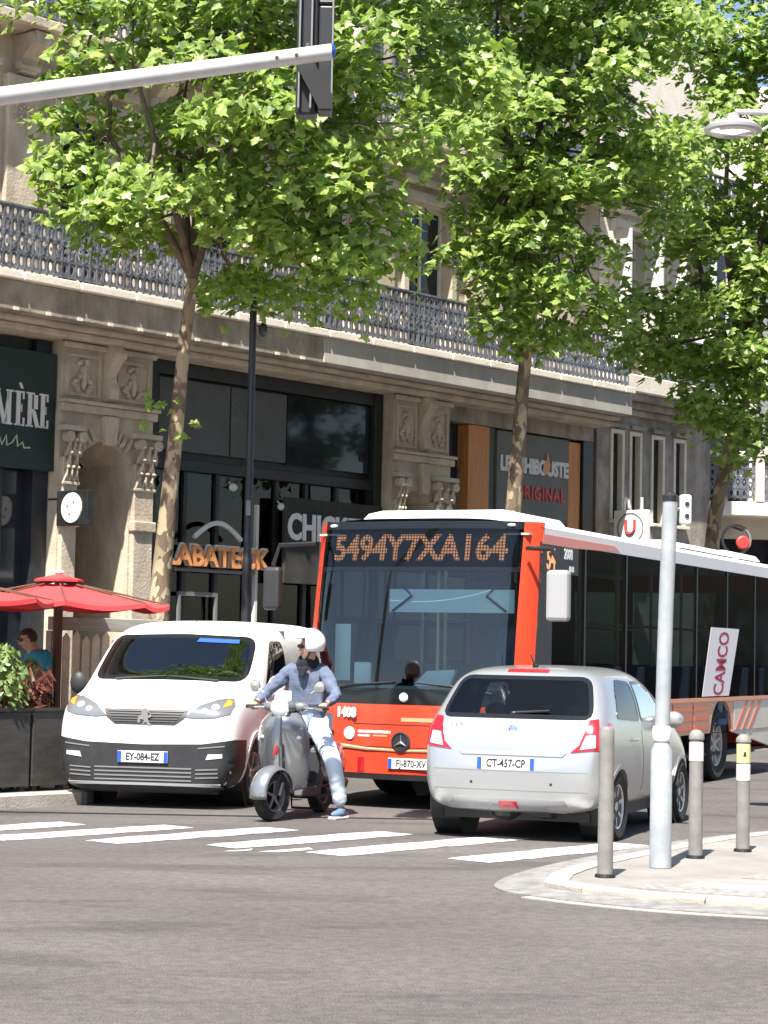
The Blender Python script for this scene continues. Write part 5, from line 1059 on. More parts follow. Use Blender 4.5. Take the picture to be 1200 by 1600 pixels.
def hand_nodes(nodes, edges, wrist, w, d, side, up):
    """palm, four curled fingers and a thumb; w = wrist point, d = pointing, side = across (towards thumb), up = back of hand"""
    w = Vector(w); d = Vector(d).normalized(); side = Vector(side).normalized(); up = Vector(up).normalized(); k = len(nodes)
    nodes.append((tuple(w + d * .05), (.036, .020))); edges.append((wrist, k))
    for i, (o, L) in enumerate(((.030, .075), (.010, .085), (-.010, .08), (-.030, .062))):
        a = w + d * .085 + side * o; b_ = a + d * L * .45 - up * .012; c = b_ - up * L * .45 - d * .005; e = c - d * L * .3 - up * .006; q = len(nodes)
        nodes += [(tuple(a), .0105), (tuple(b_), .0095), (tuple(c), .009), (tuple(e), .0075)]; edges += [(k, q), (q, q + 1), (q + 1, q + 2), (q + 2, q + 3)]
    a = w + d * .04 + side * .04 - up * .012; b_ = a + d * .03 + side * .012 - up * .03; q = len(nodes); nodes += [(tuple(a), .012), (tuple(b_), .0105), (tuple(b_ - side * .03 - up * .012 + d * .01), .009)]; edges += [(k, q), (q, q + 1), (q + 1, q + 2)]
# ------------------------------------------------------------------ rider (in the scooter's own frame: -y is forward)
RD = empty('person', (-1.0, 20.0, 0), R(-18), 'person in white helmet, sunglasses, blue jumper and pale jeans astride the scooter', 'person')
hf = Vector((-.86, -.50, -.04)); hc = Vector((.045, .80, 1.645))
LW = Vector((.36, .46, 1.10)); RW = Vector((-.36, .46, 1.10)); LF = Vector((.48, .60, .09)); LK = Vector((.43, .50, .54)); RK = Vector((-.20, .46, .60)); RF = Vector((-.13, .42, .38))
nodes = [((0, .98, .90), .12), ((0, .95, 1.1), .115), ((0, .90, 1.32), .12), ((.02, .865, 1.49), .058), ((.17, .88, 1.38), .045), ((.37, .715, 1.178), .022), (tuple(LW), .026), ((-.17, .88, 1.38), .045), ((-.37, .715, 1.178), .022), (tuple(RW), .026),
         ((.10, .94, .87), .085), (tuple(LK), .055), (tuple(LF), .04), ((-.10, .94, .87), .085), (tuple(RK), .055), (tuple(RF), .04)]
edges = [(0, 1), (1, 2), (2, 3), (2, 4), (4, 5), (5, 6), (2, 7), (7, 8), (8, 9), (0, 10), (10, 11), (11, 12), (0, 13), (13, 14), (14, 15)]
head_nodes(nodes, edges, 3, hc, hf)
hand_nodes(nodes, edges, 6, LW, (-.05, -1, -.15), (-1, -.1, 0), (0, -.2, 1)); hand_nodes(nodes, edges, 9, RW, (.05, -1, -.15), (1, -.1, 0), (0, -.2, 1))
skin_mesh('body', nodes, edges, 'skin', RD, 2)
jn = [((0, .99, .95), (.185, .145)), ((0, .96, 1.10), (.178, .135)), ((0, .91, 1.29), (.195, .14)), ((.01, .875, 1.46), (.085, .08)), ((.185, .885, 1.40), .084), ((.275, .80, 1.285), .070), ((.375, .71, 1.175), .060), ((.365, .50, 1.105), .046), ((-.185, .885, 1.40), .084), ((-.275, .80, 1.285), .070), ((-.375, .71, 1.175), .060), ((-.365, .50, 1.105), .046), ((0, .98, .87), (.18, .14))]
jp = skin_mesh('jumper', jn, [(12, 0), (0, 1), (1, 2), (2, 3), (2, 4), (4, 5), (5, 6), (6, 7), (2, 8), (8, 9), (9, 10), (10, 11)], 'jumper', RD, 3, fold=.010)
tn = [((0, 1.0, .87), (.165, .14)), ((.11, .93, .86), .115), ((.27, .70, .72), .10), (tuple(LK), .086), ((.46, .55, .32), .078), ((.48, .60, .12), .074), ((-.11, .93, .86), .115), ((-.17, .68, .74), .095), (tuple(RK), .08), ((-.16, .43, .40), .062)]
skin_mesh('jeans', tn, [(0, 1), (1, 2), (2, 3), (3, 4), (4, 5), (0, 6), (6, 7), (7, 8), (8, 9)], 'jeans', RD, 3, fold=.006)
def shoe(parent, c, rz, m='shoe_blue'):
    mx = Matrix.Rotation(rz, 4, 'Z'); s = MB().ell((0, 0, 0), (.045, .06, .055), 12, 8, mx).ell((0, 0, 0), (.048, .12, .038), 14, 8, mx); c = Vector(c)
    s.v = [v + c + (mx @ Vector((0, -.05, -.02)) if i >= 117 else Vector((0, 0, .0))) for i, v in enumerate(s.v)]; o = s.build('shoe', m, parent, smooth=True)
    MB().obox(c + (mx @ Vector((0, -.045, -.055))), (.094, .26, .03), mx.to_3x3()).build('sole', 'sole', o, bevel=.012)
shoe(RD, (.485, .60, .07), R(-12)); shoe(RD, (-.13, .42, .36), 0)
helmet(RD, hc + Vector((0, 0, .035)) - hf * .01, hf, (.138, .158, .148), 'helmet_white', .42)
hs2 = hf.normalized(); sd_ = Vector((0, 0, 1)).cross(hs2).normalized()
gl = MB()
for s in (-1, 1): gl.ell(hc + hs2 * .082 + sd_ * s * .034 + Vector((0, 0, .006)), (.030, .030, .022), 10, 6)
gl.tube([hc + hs2 * .09 - sd_ * .07 + Vector((0, 0, .012)), hc + hs2 * .10 + Vector((0, 0, .014)), hc + hs2 * .09 + sd_ * .07 + Vector((0, 0, .012))], .006, 5)
for s in (-1, 1): gl.tube([hc + hs2 * .08 + sd_ * s * .075 + Vector((0, 0, .01)), hc - hs2 * .02 + sd_ * s * .09 + Vector((0, 0, .012))], .004, 4)
gl.build('sunglasses', 'lens', RD, smooth=True)
MB().ell(hc + hs2 * .079 + Vector((0, 0, -.067)), (.022, .022, .006), 8, 5).build('mouth', 'lip', RD, smooth=True)
for s in (-1, 1): MB().tube([hc + sd_ * s * .105 + Vector((0, 0, -.03)), hc + sd_ * s * .07 + Vector((0, 0, -.10)) + hs2 * .02, hc + Vector((0, 0, -.125)) + hs2 * .03], .008, 5).build('chin_strap', 'scarf', RD)
rows = []
for i in range(7):
    t = i / 6; rr = .085 + .015 * math.sin(t * math.pi) + .02 * (1 - t); rows.append([(.01 + rr * math.cos(a) * 1.05, .868 + rr * .92 * math.sin(a), 1.445 + .10 * t + .02 * math.sin(3 * a)) for a in [2 * math.pi * j / 20 for j in range(21)]])
MB().grid(rows).build('scarf', 'scarf', RD, smooth=True)
MB().prism([(-.06, 1.45), (.06, 1.45), (.03, 1.37), (.0, 1.34), (-.03, 1.37)], lambda a, b_, d: (a + .0, d + (1.45 - b_) * -.05, b_), .735, .77).build('collar_flap', 'scarf', RD, bevel=.01)

# ------------------------------------------------------------------ man on the terrace
MN = empty('person', (-3.93, 24.1, .13), R(-60), 'person in teal t-shirt and sunglasses standing behind the terrace shrub', 'person')
f2 = Vector((-.1, -.98, -.12)); h2 = Vector((.02, -.12, 1.535))
nodes = [((0, .02, .92), .12), ((0, .02, 1.1), .12), ((.02, .0, 1.3), .13), ((0, -.02, 1.42), .055), ((.20, .02, 1.36), .06), ((.26, .04, 1.08), .045), ((.16, -.2, .98), .03), ((-.16, .02, 1.36), .06), ((-.24, .02, 1.08), .045), ((-.2, -.22, 1.0), .03), ((.1, .02, .88), .09), ((.11, .02, .48), .06), ((.11, .04, .08), .04), ((-.1, .02, .88), .09), ((-.11, .02, .48), .06), ((-.11, .04, .08), .04)]
edges = [(0, 1), (1, 2), (2, 3), (2, 4), (4, 5), (5, 6), (2, 7), (7, 8), (8, 9), (0, 10), (10, 11), (11, 12), (0, 13), (13, 14), (14, 15)]
head_nodes(nodes, edges, 3, h2, f2); hand_nodes(nodes, edges, 6, (.16, -.2, .98), (-.3, -1, 0), (-1, .2, 0), (0, 0, 1)); hand_nodes(nodes, edges, 9, (-.2, -.22, 1.0), (.2, -1, 0), (1, .2, 0), (0, 0, 1)); skin_mesh('body', nodes, edges, 'skin', MN, 2)
skin_mesh('t_shirt', [((0, .02, .9), (.185, .14)), ((0, .02, 1.1), (.185, .14)), ((.02, .0, 1.3), (.20, .145)), ((0, -.01, 1.40), .085), ((.21, .02, 1.35), .095), ((.26, .03, 1.17), .082), ((-.17, .02, 1.35), .095), ((-.24, .02, 1.17), .08)], [(0, 1), (1, 2), (2, 3), (2, 4), (4, 5), (2, 6), (6, 7)], 'tee_teal', MN, 2)
skin_mesh('trousers', [((0, .02, .88), (.17, .13)), ((.1, .02, .85), .11), ((.11, .02, .48), .085), ((.11, .04, .1), .07), ((-.1, .02, .85), .11), ((-.11, .02, .48), .085), ((-.11, .04, .1), .07)], [(0, 1), (1, 2), (2, 3), (0, 4), (4, 5), (5, 6)], 'scarf', MN, 2)
for x in (-.11, .11): shoe(MN, (x, .0, .07), 0)
helmet(MN, h2 + Vector((0, 0, .03)) - f2.normalized() * .012, f2, (.096, .108, .105), 'hair_brown', .30, name='hair')
q = f2.normalized(); s2 = Vector((0, 0, 1)).cross(q); g_ = MB()
for s in (-1, 1): g_.ell(h2 + q * .082 + s2 * s * .034 + Vector((0, 0, .008)), (.03, .03, .02), 10, 6)
g_.tube([h2 + q * .09 - s2 * .07 + Vector((0, 0, .014)), h2 + q * .1 + Vector((0, 0, .014)), h2 + q * .09 + s2 * .07 + Vector((0, 0, .014))], .006, 5).build('sunglasses', 'lens', MN, smooth=True)
MB().ell(h2 + q * .079 + Vector((0, 0, -.067)), (.022, .022, .006), 8, 5).build('mouth', 'lip', MN, smooth=True)
for s in (-1, 1): MB().ell(h2 + s2 * s * .085 + Vector((0, 0, -.005)), (.015, .022, .032), 8, 6).build('ear', 'skin', MN, smooth=True)

# ------------------------------------------------------------------ terrace: planters, parasols, screens
mat('planter_black', (0.022, 0.022, 0.021), 0.75, col2=(0.045, 0.043, 0.040), scale=4, stretch=(1, 1, 3)); mat('parasol_red', (0.60, 0.045, 0.05), 0.85, var=.08, scale=5); mat('wood_brown', (0.10, 0.05, 0.03), 0.7, var=.25, scale=9, stretch=(6, 6, .6)); mat('wood_grey', (0.30, 0.28, 0.25), 0.85, var=.2, scale=4, stretch=(.5, 5, 5)); mat('picket', (0.62, 0.54, 0.40), 0.8, var=.15, scale=7); mat('soil', (0.03, 0.022, 0.015), .95)
leaf_mat('leaf', (0.04, 0.10, 0.016), (0.36, 0.46, 0.115), (0.30, 0.48, 0.04)); leaf_mat('shrub_leaf', (0.10, 0.17, 0.045), (0.22, 0.30, 0.10), (0.22, 0.32, 0.06)); leaf_mat('red_leaf', (0.10, 0.025, 0.02), (0.20, 0.06, 0.04), (0.18, 0.05, 0.03))  # pale tone of the plane leaf raised to paint in sunlit highlights
def planter(u0, u1, label, cat='planter'):
    c = un((u0 + u1) / 2, -17.02, KH); P = empty('planter', c, R(49), label, cat, 'terrace planters'); L = (u1 - u0) / 2
    box('front_panel', 'planter_black', P, -L, L, -.24, -.215, .05, .80, .004); box('back_panel', 'planter_black', P, -L, L, .215, .24, .05, .80, .004); box('end_panel', 'planter_black', P, -L, -L + .025, -.213, .213, .05, .80, .004); box('end_panel', 'planter_black', P, L - .025, L, -.213, .213, .05, .80, .004)
    box('rim', 'black', P, -L - .01, L + .01, -.26, -.20, .802, .84, .006); box('soil', 'soil', P, -L + .03, L - .03, -.21, .21, .6, .72)
    for x in (-L + .06, L - .06):
        for y in (-.18, .18): box('foot', 'black', P, x - .03, x + .03, y - .03, y + .03, 0, .049)
    return P
planter(13.95, 14.42, 'black planter box at the kerb nearest the white van'); planter(12.9, 13.91, 'black planter box at the left edge holding the round green shrub'); planter(11.6, 12.86, 'black planter box cut off by the left photo edge')
def leaf_poly(kind):
    if kind == 'plane': a = [(-90, .30), (-55, .55), (-28, .42), (-5, .92), (18, .50), (45, .62), (90, 1.0), (135, .62), (162, .50), (185, .92), (208, .42), (235, .55)]
    else: a = [(-90, .5), (-30, .42), (30, .5), (90, 1.0), (150, .5), (210, .42)]
    return [(r_ * math.cos(R(t)), r_ * math.sin(R(t))) for t, r_ in a]
PL = leaf_poly('plane'); OV = leaf_poly('oval')
def put_leaf(V, F, c, nrm, up, s, poly, fold=.25):
    nrm = nrm.normalized(); x = up.cross(nrm)
    if x.length < 1e-4: x = nrm.orthogonal()
    x.normalize(); y = nrm.cross(x); k = len(V); V.append(tuple(c))
    for (a, b_) in poly: p = c + (x * a + y * b_ - nrm * (abs(a) * fold)) * s; V.append((p.x, p.y, p.z))
    n = len(poly); F += [(k, k + 1 + i, k + 1 + (i + 1) % n) for i in range(n)]
def shrub(name, label, u, n_, z0, rad, h, cnt, m, ls, seed, cat='shrub', upright=False):
    ra = random.Random(seed); c = un(u, n_, z0); P = empty(name, c, 0, label, cat); V = []; F = []; st = MB()
    for i in range(cnt):
        t = ra.uniform(0, 2 * math.pi); rr = rad * ra.random() ** .45; z = h * ra.random(); w = math.sin(math.pi * min(.12 + z / h * .86, 1)) ** .6 if not upright else .5 + .5 * z / h
        p = Vector((rr * w * math.cos(t), rr * w * math.sin(t), z)); nn = Vector((math.cos(t) * .8, math.sin(t) * .8, ra.uniform(.1, 1.2))) + Vector((ra.gauss(0, .3), ra.gauss(0, .3), 0))
        put_leaf(V, F, p, nn, Vector((ra.gauss(0, .5), ra.gauss(0, .5), 1)), ls * ra.uniform(.7, 1.25), OV if not upright else [(-.16, -.6), (.16, -.6), (.13, .3), (0, 1.6), (-.13, .3)])
    mk('foliage', V, F, m, P, kind='stuff')
    for i in range(7): t = i * .9; st.tube([(0, 0, -.12), (rad * .25 * math.cos(t), rad * .25 * math.sin(t), h * .4), (rad * .5 * math.cos(t), rad * .5 * math.sin(t), h * .8)], [.015, .01, .004], 5)
    st.build('stem', 'wood_brown', P); return P
shrub('shrub', 'rounded pale green leafy shrub in the black planter at left', 13.72, -17.02, KH + .72, .34, .74, 520, 'shrub_leaf', .055, 3)
shrub('shrub', 'small green shrub behind the white van bonnet by the brown mast', 15.15, -18.3, KH + .35, .26, .95, 300, 'shrub_leaf', .06, 5)
shrub('grass_plant', 'reddish spiky plant in the planter right of the round shrub', 14.2, -17.02, KH + .72, .22, .5, 90, 'red_leaf', .11, 9, 'plant', True)
shrub('grass_plant', 'reddish spiky plant at the left photo edge', 13.28, -17.02, KH + .72, .22, .5, 90, 'red_leaf', .11, 11, 'plant', True)
def parasol(x, y, label, rot, half=1.28, ze=2.10, zt=2.42):
    P = empty('parasol', (x, y, KH), rot, label, 'parasol', 'red terrace parasols'); ze -= KH; zt -= KH; corners = [Vector((half * math.cos(R(45 * k)) * (1.0 if k % 2 else 1.0), half * math.sin(R(45 * k)), ze)) for k in range(8)]
    top = Vector((0, 0, zt - .06))
    for k in range(8):                                   # one cloth panel per pair of ribs, sagging a little
        a, b_ = corners[k], corners[(k + 1) % 8]; rows = []
        for i in range(7):
            t = .12 + .88 * i / 6; rows.append([top.lerp(a.lerp(b_, j / 6), t) - Vector((0, 0, .05 * math.sin(math.pi * j / 6) * t + .04 * math.sin(math.pi * t))) for j in range(7)])
        rows.append([p - Vector((0, 0, .05)) for p in rows[-1]])
        MB().grid(rows).build('cloth_panel', 'parasol_red', P, smooth=True); MB().tube([top, a], [.014, .01], 5).build('rib', 'wood_brown', P)
    for k in range(8): a, b_ = corners[k] * .22, corners[(k + 1) % 8] * .22; a.z = b_.z = zt - .055; MB().grid([[Vector((a.x * .1, a.y * .1, zt + .01)), Vector((b_.x * .1, b_.y * .1, zt + .01))], [a, b_], [a - Vector((0, 0, .025)), b_ - Vector((0, 0, .025))]]).build('vent_panel', 'parasol_red', P)
    MB().ell((0, 0, zt + .03), (.055, .055, .03), 10, 6).build('finial', 'white', P, smooth=True); MB().tube([(0, 0, .0), (0, 0, zt)], .055, 10).build('mast', 'wood_brown', P); MB().lathe([(.32, 0), (.32, .06), (.1, .1), (.08, .25)], 20).build('base', 'black', P); return P
parasol(-3.72, 24.3, 'red parasol whose tip reaches the tree trunk, in front of the doorway', R(12)); parasol(-4.85, 22.75, 'red parasol cut off by the left photo edge', R(20), half=1.35)
Fz = empty('terrace_screen', un(17.0, -19.3, KH), R(49), 'weathered timber terrace screen with cream pickets behind the van windscreen', 'fence')
box('beam', 'wood_grey', Fz, -.75, 1.0, -.05, .05, 1.66, 1.82, .01)
for i in range(9): x = -.68 + i * .155; MB().prism([(x - .05, .1), (x + .05, .1), (x + .05, 1.54 + .03 * (i % 3)), (x, 1.60 + .03 * (i % 3)), (x - .05, 1.54 + .03 * (i % 3))], lambda a, b_, d: (a, d, b_), -.045, -.02).build('picket', 'picket', Fz)
for x in (-.7, .95): box('post', 'wood_grey', Fz, x - .05, x + .05, -.02, .08, 0, 1.655, .01)
box('rail', 'wood_grey', Fz, -.75, 1.0, -.018, .03, .5, .6)
Ls = empty('louvred_screen', un(13.6, -19.2, KH), R(49), 'pale grey louvred screen at the left edge under the parasols', 'screen')
box('frame', 'shutter_grey', Ls, .45, .52, -.03, .03, .3, 2.1, .01); box('frame', 'shutter_grey', Ls, -.52, -.45, -.03, .03, .3, 2.1, .01); box('base', 'shutter_grey', Ls, -.52, .52, -.2, .2, 0, .298)
for k in range(14): MB().obox((0, 0, .4 + k * .12), (.9, .012, .10), Matrix.Rotation(R(40), 3, 'X')).build('slat', 'frame_white', Ls)
Mb = empty('menu_board', un(15.3, -20.2, KH), R(49), 'small pale blue menu board behind the person in teal', 'board'); box('panel', 'shutter_grey', Mb, -.22, .22, -.02, .02, 1.2, 1.85, .01); box('sheet', 'frame_white', Mb, -.17, .17, -.024, -.021, 1.3, 1.75); MB().tube([(0, 0, 0), (0, 0, 1.2)], .025, 6).build('stand', 'black', Mb)
# ------------------------------------------------------------------ street furniture
mat('pole_white', (0.27, 0.295, 0.32), .5, col2=(0.37, 0.39, 0.41), scale=5, bump=.08, bscale=30); mat('bollard_grey', (0.20, 0.195, 0.185), .6, var=.15, scale=8); mat('galv', (0.55, 0.55, 0.54), .45, .2, var=.08, scale=6); mat('signal_black', (0.014, 0.015, 0.018), .45); mat('sticker_yellow', (0.55, 0.48, 0.24), .6)
BZ = .056
def bollard(x, y, h, label, extra):
    P = empty('bollard', (x, y, BZ), 0, label, 'bollard', 'bollards on the pavement corner'); MB().lathe([(.056, 0), (.054, h - .10), (.054, h - .02), (.045, h), (0, h + .006)], 20).build('post', 'bollard_grey', P, smooth=True, auto=30); MB().lathe([(.075, 0), (.07, .018), (.056, .022)], 20).build('collar', 'black', P)
    if extra == 'band': MB().lathe([(.0575, h - .20), (.0575, h - .06), (.055, h - .055)], 20).build('reflective_band', 'frame_white', P); MB().lathe([(.04, h - .05), (.062, h - .03), (.06, h + .01), (.03, h + .04), (0, h + .045)], 20).build('cap', 'bollard_grey', P, smooth=True)
    if extra == 'sticker':
        MB().lathe([(.0575, h - .20), (.0575, h - .05), (.055, h - .045)], 20).build('yellow_band', 'sticker_yellow', P); MB().lathe([(.0575, h - .34), (.0575, h - .215), (.055, h - .21)], 20).build('reflective_band', 'frame_white', P); MB().lathe([(.05, h - .04), (.062, h - .03), (.06, h + .0), (.03, h + .03), (0, h + .035)], 20).build('cap', 'bollard_grey', P, smooth=True)
        MB().prism([(-.012, -.02), (.014, -.015), (.008, .02), (-.006, .014)], lambda a, b_, d: (a, d, b_ + h - .125), -.062, -.058).build('pictogram', 'ink', P)
    return P
bollard(1.61, 15.03, 1.05, 'plain grey bollard nearest us, in front of the silver car', ''); bollard(2.48, 16.6, .95, 'grey bollard with white band just right of the white pole', 'band'); bollard(2.96, 17.25, .91, 'grey bollard with yellow sticker at the right edge', 'sticker')
P = empty('signal_post', (2.10, 15.79, BZ), 0, 'tall pale grey painted post with dark cap on the pavement corner', 'post'); L = .06
MB().lathe([(.082, 0), (.080, .86), (.060, .90), (.058, .92)], 24).build('sleeve', 'pole_white', P, smooth=True, auto=30)
MB().tube([(0, 0, .90), (.02, 0, 1.9), (.045, 0, 2.72)], .056, 20).build('post', 'pole_white', P, smooth=True, auto=30); MB().lathe([(.062, .93), (.07, .95), (.07, 1.02), (.062, 1.04)], 24).build('clamp', 'white', P, smooth=True)
MB().lathe([(.060, 0), (.060, .04), (.03, .065), (0, .07)], 20, Matrix.Translation((.045, 0, 2.72))).build('cap', 'signal_black', P); b = box('push_box', 'white', P, .115, .20, -.04, .06, 2.55, 2.77, .015)
for z in (2.61, 2.70): MB().lathe([(.018, 0), (.018, .01)], 10, Matrix.Translation((.165, -.04, z)) @ Matrix.Rotation(R(90), 4, 'X')).build('lens', 'plastic_dark', b)
MB().tube([(.05, 0, 2.66), (.14, 0, 2.66)], .015, 6).build('bracket', 'plastic_grey', P)
# traffic signal on a mast arm
T = empty('traffic_signal', (-6.9, 17.3, KH), 0, 'black traffic signal hung from a long white mast arm across the trees', 'traffic light')
arm0, arm1 = Vector((0.0, 0, 5.45)), Vector((6.40, -.3, 6.37))
MB().tube([(0, 0, 0), (0, 0, 5.6)], [.11, .08], 16).build('mast', 'galv', T, smooth=True, auto=30); MB().lathe([(.2, 0), (.2, .04), (.11, .05)], 16).build('base_plate', 'galv', T)
MB().tube([arm0, arm1], [.088, .066], 18).build('arm', 'galv', T, smooth=True, auto=30); MB().ell(arm1, (.03, .066, .066), 12, 8).build('arm_cap', 'plate_blue', T, smooth=True)
for k in (.93, .955): MB().lathe([(.016, 0), (.016, .01)], 8, Matrix.Translation(arm0.lerp(arm1, k) - Vector((0, .075, .01))) @ Matrix.Rotation(R(90), 4, 'X')).build('bolt', 'plastic_dark', T)
hx = arm1.x - .16; hz = arm1.z
hd = box('housing', 'signal_black', T, hx - .15, hx + .03, .10, .30, hz - .42, hz + .95, .02)
for k, z in enumerate((-.40, .05, .50)):
    d = box('lamp_case', 'signal_black', T, hx + .035, hx + .155, .04, .27, hz + z, hz + z + .44, .015); MB().lathe([(.10, 0), (.105, .16), (.097, .16), (.092, 0)], 18, Matrix.Translation((hx - .05, .29, hz + z + .22)) @ Matrix.Rotation(R(-90), 4, 'X')).build('visor', 'signal_black', T, smooth=True); box('door_rib', 'plastic_grey', d, hx + .04, hx + .15, .034, .039, hz + z + .02, hz + z + .035)
for x in (hx - .13, hx - .03, hx + .145): box('rib', 'plastic_grey', T, x, x + .014, .03, .10 if x < hx else .039, hz - .38, hz + .9)
MB().tube([(hx - .06, 0, hz + .05), (hx - .06, .15, hz + .2)], .03, 6).build('bracket', 'plastic_dark', T)
MB().prism([(-.16, .0), (.0, .0), (.155, -.26), (.155, -.39), (.05, -.39)], lambda a, b_, d: (hx + a, d, hz + b_), .02, .033).build('back_board', 'black', T)
# street lamp reaching in from the right
Lp = empty('street_lamp', (5.4, 20.0, BZ), 0, 'pale disc street lamp on an arm at the upper right edge', 'street lamp'); MB().tube([(0, 0, 0), (0, 0, 6.9)], [.09, .055], 14).build('post', 'galv', Lp, smooth=True, auto=30); MB().tube([(0, 0, 6.80), (-2.1, 0, 6.80)], .028, 10).build('arm', 'galv', Lp, smooth=True); MB().lathe([(.0, .13), (.05, .12), (.07, .06), (.2, .03), (.275, -.02), (.275, -.05), (.24, -.06)], 28, Matrix.Translation((-2.12, 0, 6.66))).build('lamp_head', 'mirror_grey', Lp, smooth=True, auto=25); MB().lathe([(.235, 0), (.2, -.02), (0, -.03)], 24, Matrix.Translation((-2.12, 0, 6.602))).build('diffuser', 'lamp_clear', Lp); MB().tube([(-1.6, 0, 6.78), (-1.85, 0, 6.62)], .014, 6).build('stay', 'galv', Lp)
# black lamp post before the dark shop
Bp = empty('lamp_post', (-1.80, 28.0, KH), 0, 'slim black lamp post standing before the dark shopfront', 'lamp post'); MB().lathe([(.12, 0), (.11, .5), (.075, .6), (.062, 2.6), (.07, 2.65), (.055, 2.7), (.045, 6.6), (.0, 6.62)], 14).build('post', 'iron', Bp, smooth=True, auto=30); MB().tube([(0, 0, 6.05), (.12, -.02, 5.98), (.14, -.03, 5.8)], .02, 6).build('bracket', 'iron', Bp); MB().ell((.14, -.03, 5.74), (.06, .06, .1), 10, 6).build('lantern', 'iron', Bp, smooth=True); MB().box(-.03, .03, -.075, -.055, 3.25, 3.45).build('label', 'shutter_grey', Bp); MB().tube([(-.05, -.05, 4.6), (-.2, -.05, 4.75), (-.22, -.05, 4.55), (-.06, -.05, 4.5)], .012, 5).build('bracket', 'iron', Bp)

# ------------------------------------------------------------------ plane trees
def bark():
    m = bpy.data.materials.new('bark'); m.use_nodes = True; MATS['bark'] = m; nt = m.node_tree; n = nt.nodes; l = nt.links; b = n['Principled BSDF']; tc = n.new('ShaderNodeTexCoord')
    mp = n.new('ShaderNodeMapping'); mp.inputs['Scale'].default_value = (1, 1, .55); l.new(tc.outputs['Object'], mp.inputs[0]); no = n.new('ShaderNodeTexNoise'); no.inputs['Scale'].default_value = 5; l.new(mp.outputs[0], no.inputs['Vector'])
    ad = n.new('ShaderNodeVectorMath'); ad.operation = 'SCALE'; ad.inputs['Scale'].default_value = .35; l.new(no.outputs['Color'], ad.inputs[0]); a2 = n.new('ShaderNodeVectorMath'); l.new(mp.outputs[0], a2.inputs[0]); l.new(ad.outputs[0], a2.inputs[1])
    v = n.new('ShaderNodeTexVoronoi'); v.inputs['Scale'].default_value = 10; l.new(a2.outputs[0], v.inputs['Vector']); sp = n.new('ShaderNodeSeparateColor'); l.new(v.outputs['Color'], sp.inputs[0]); r_ = n.new('ShaderNodeValToRGB'); r_.color_ramp.interpolation = 'CONSTANT'; l.new(sp.outputs[0], r_.inputs[0]); e = r_.color_ramp.elements
    e[0].position = 0; e[0].color = (.15, .105, .07, 1); e[1].position = .28; e[1].color = (.23, .18, .115, 1)
    for p, c in ((.5, (.33, .27, .17)), (.72, (.11, .08, .055)), (.86, (.38, .33, .22))): q = e.new(p); q.color = (*c, 1)
    l.new(r_.outputs[0], b.inputs['Base Color']); b.inputs['Roughness'].default_value = .85; bp = n.new('ShaderNodeBump'); bp.inputs['Strength'].default_value = .4; bp.inputs['Distance'].default_value = .02; l.new(v.outputs['Distance'], bp.inputs['Height']); l.new(bp.outputs[0], b.inputs['Normal'])
bark(); mat('bark_dark', (.075, .055, .04), .9, col2=(.16, .125, .09), scale=7)
def px_of(p):
    v = Vector(p) - Vector((0, 0, 1.6)); z = v.dot(_F); return 600 + FPX * v.dot(_Rr) / z, 800 - FPX * v.dot(_Uu) / z
lm = bpy.data.meshes.new('leaf'); _V, _Fc = [], []; put_leaf(_V, _Fc, Vector((0, 0, 0)), Vector((0, 0, 1)), Vector((0, 1, 0)), 1.0, PL); lm.from_pydata(_V, [], _Fc); lm.materials.append(MATS['leaf'])
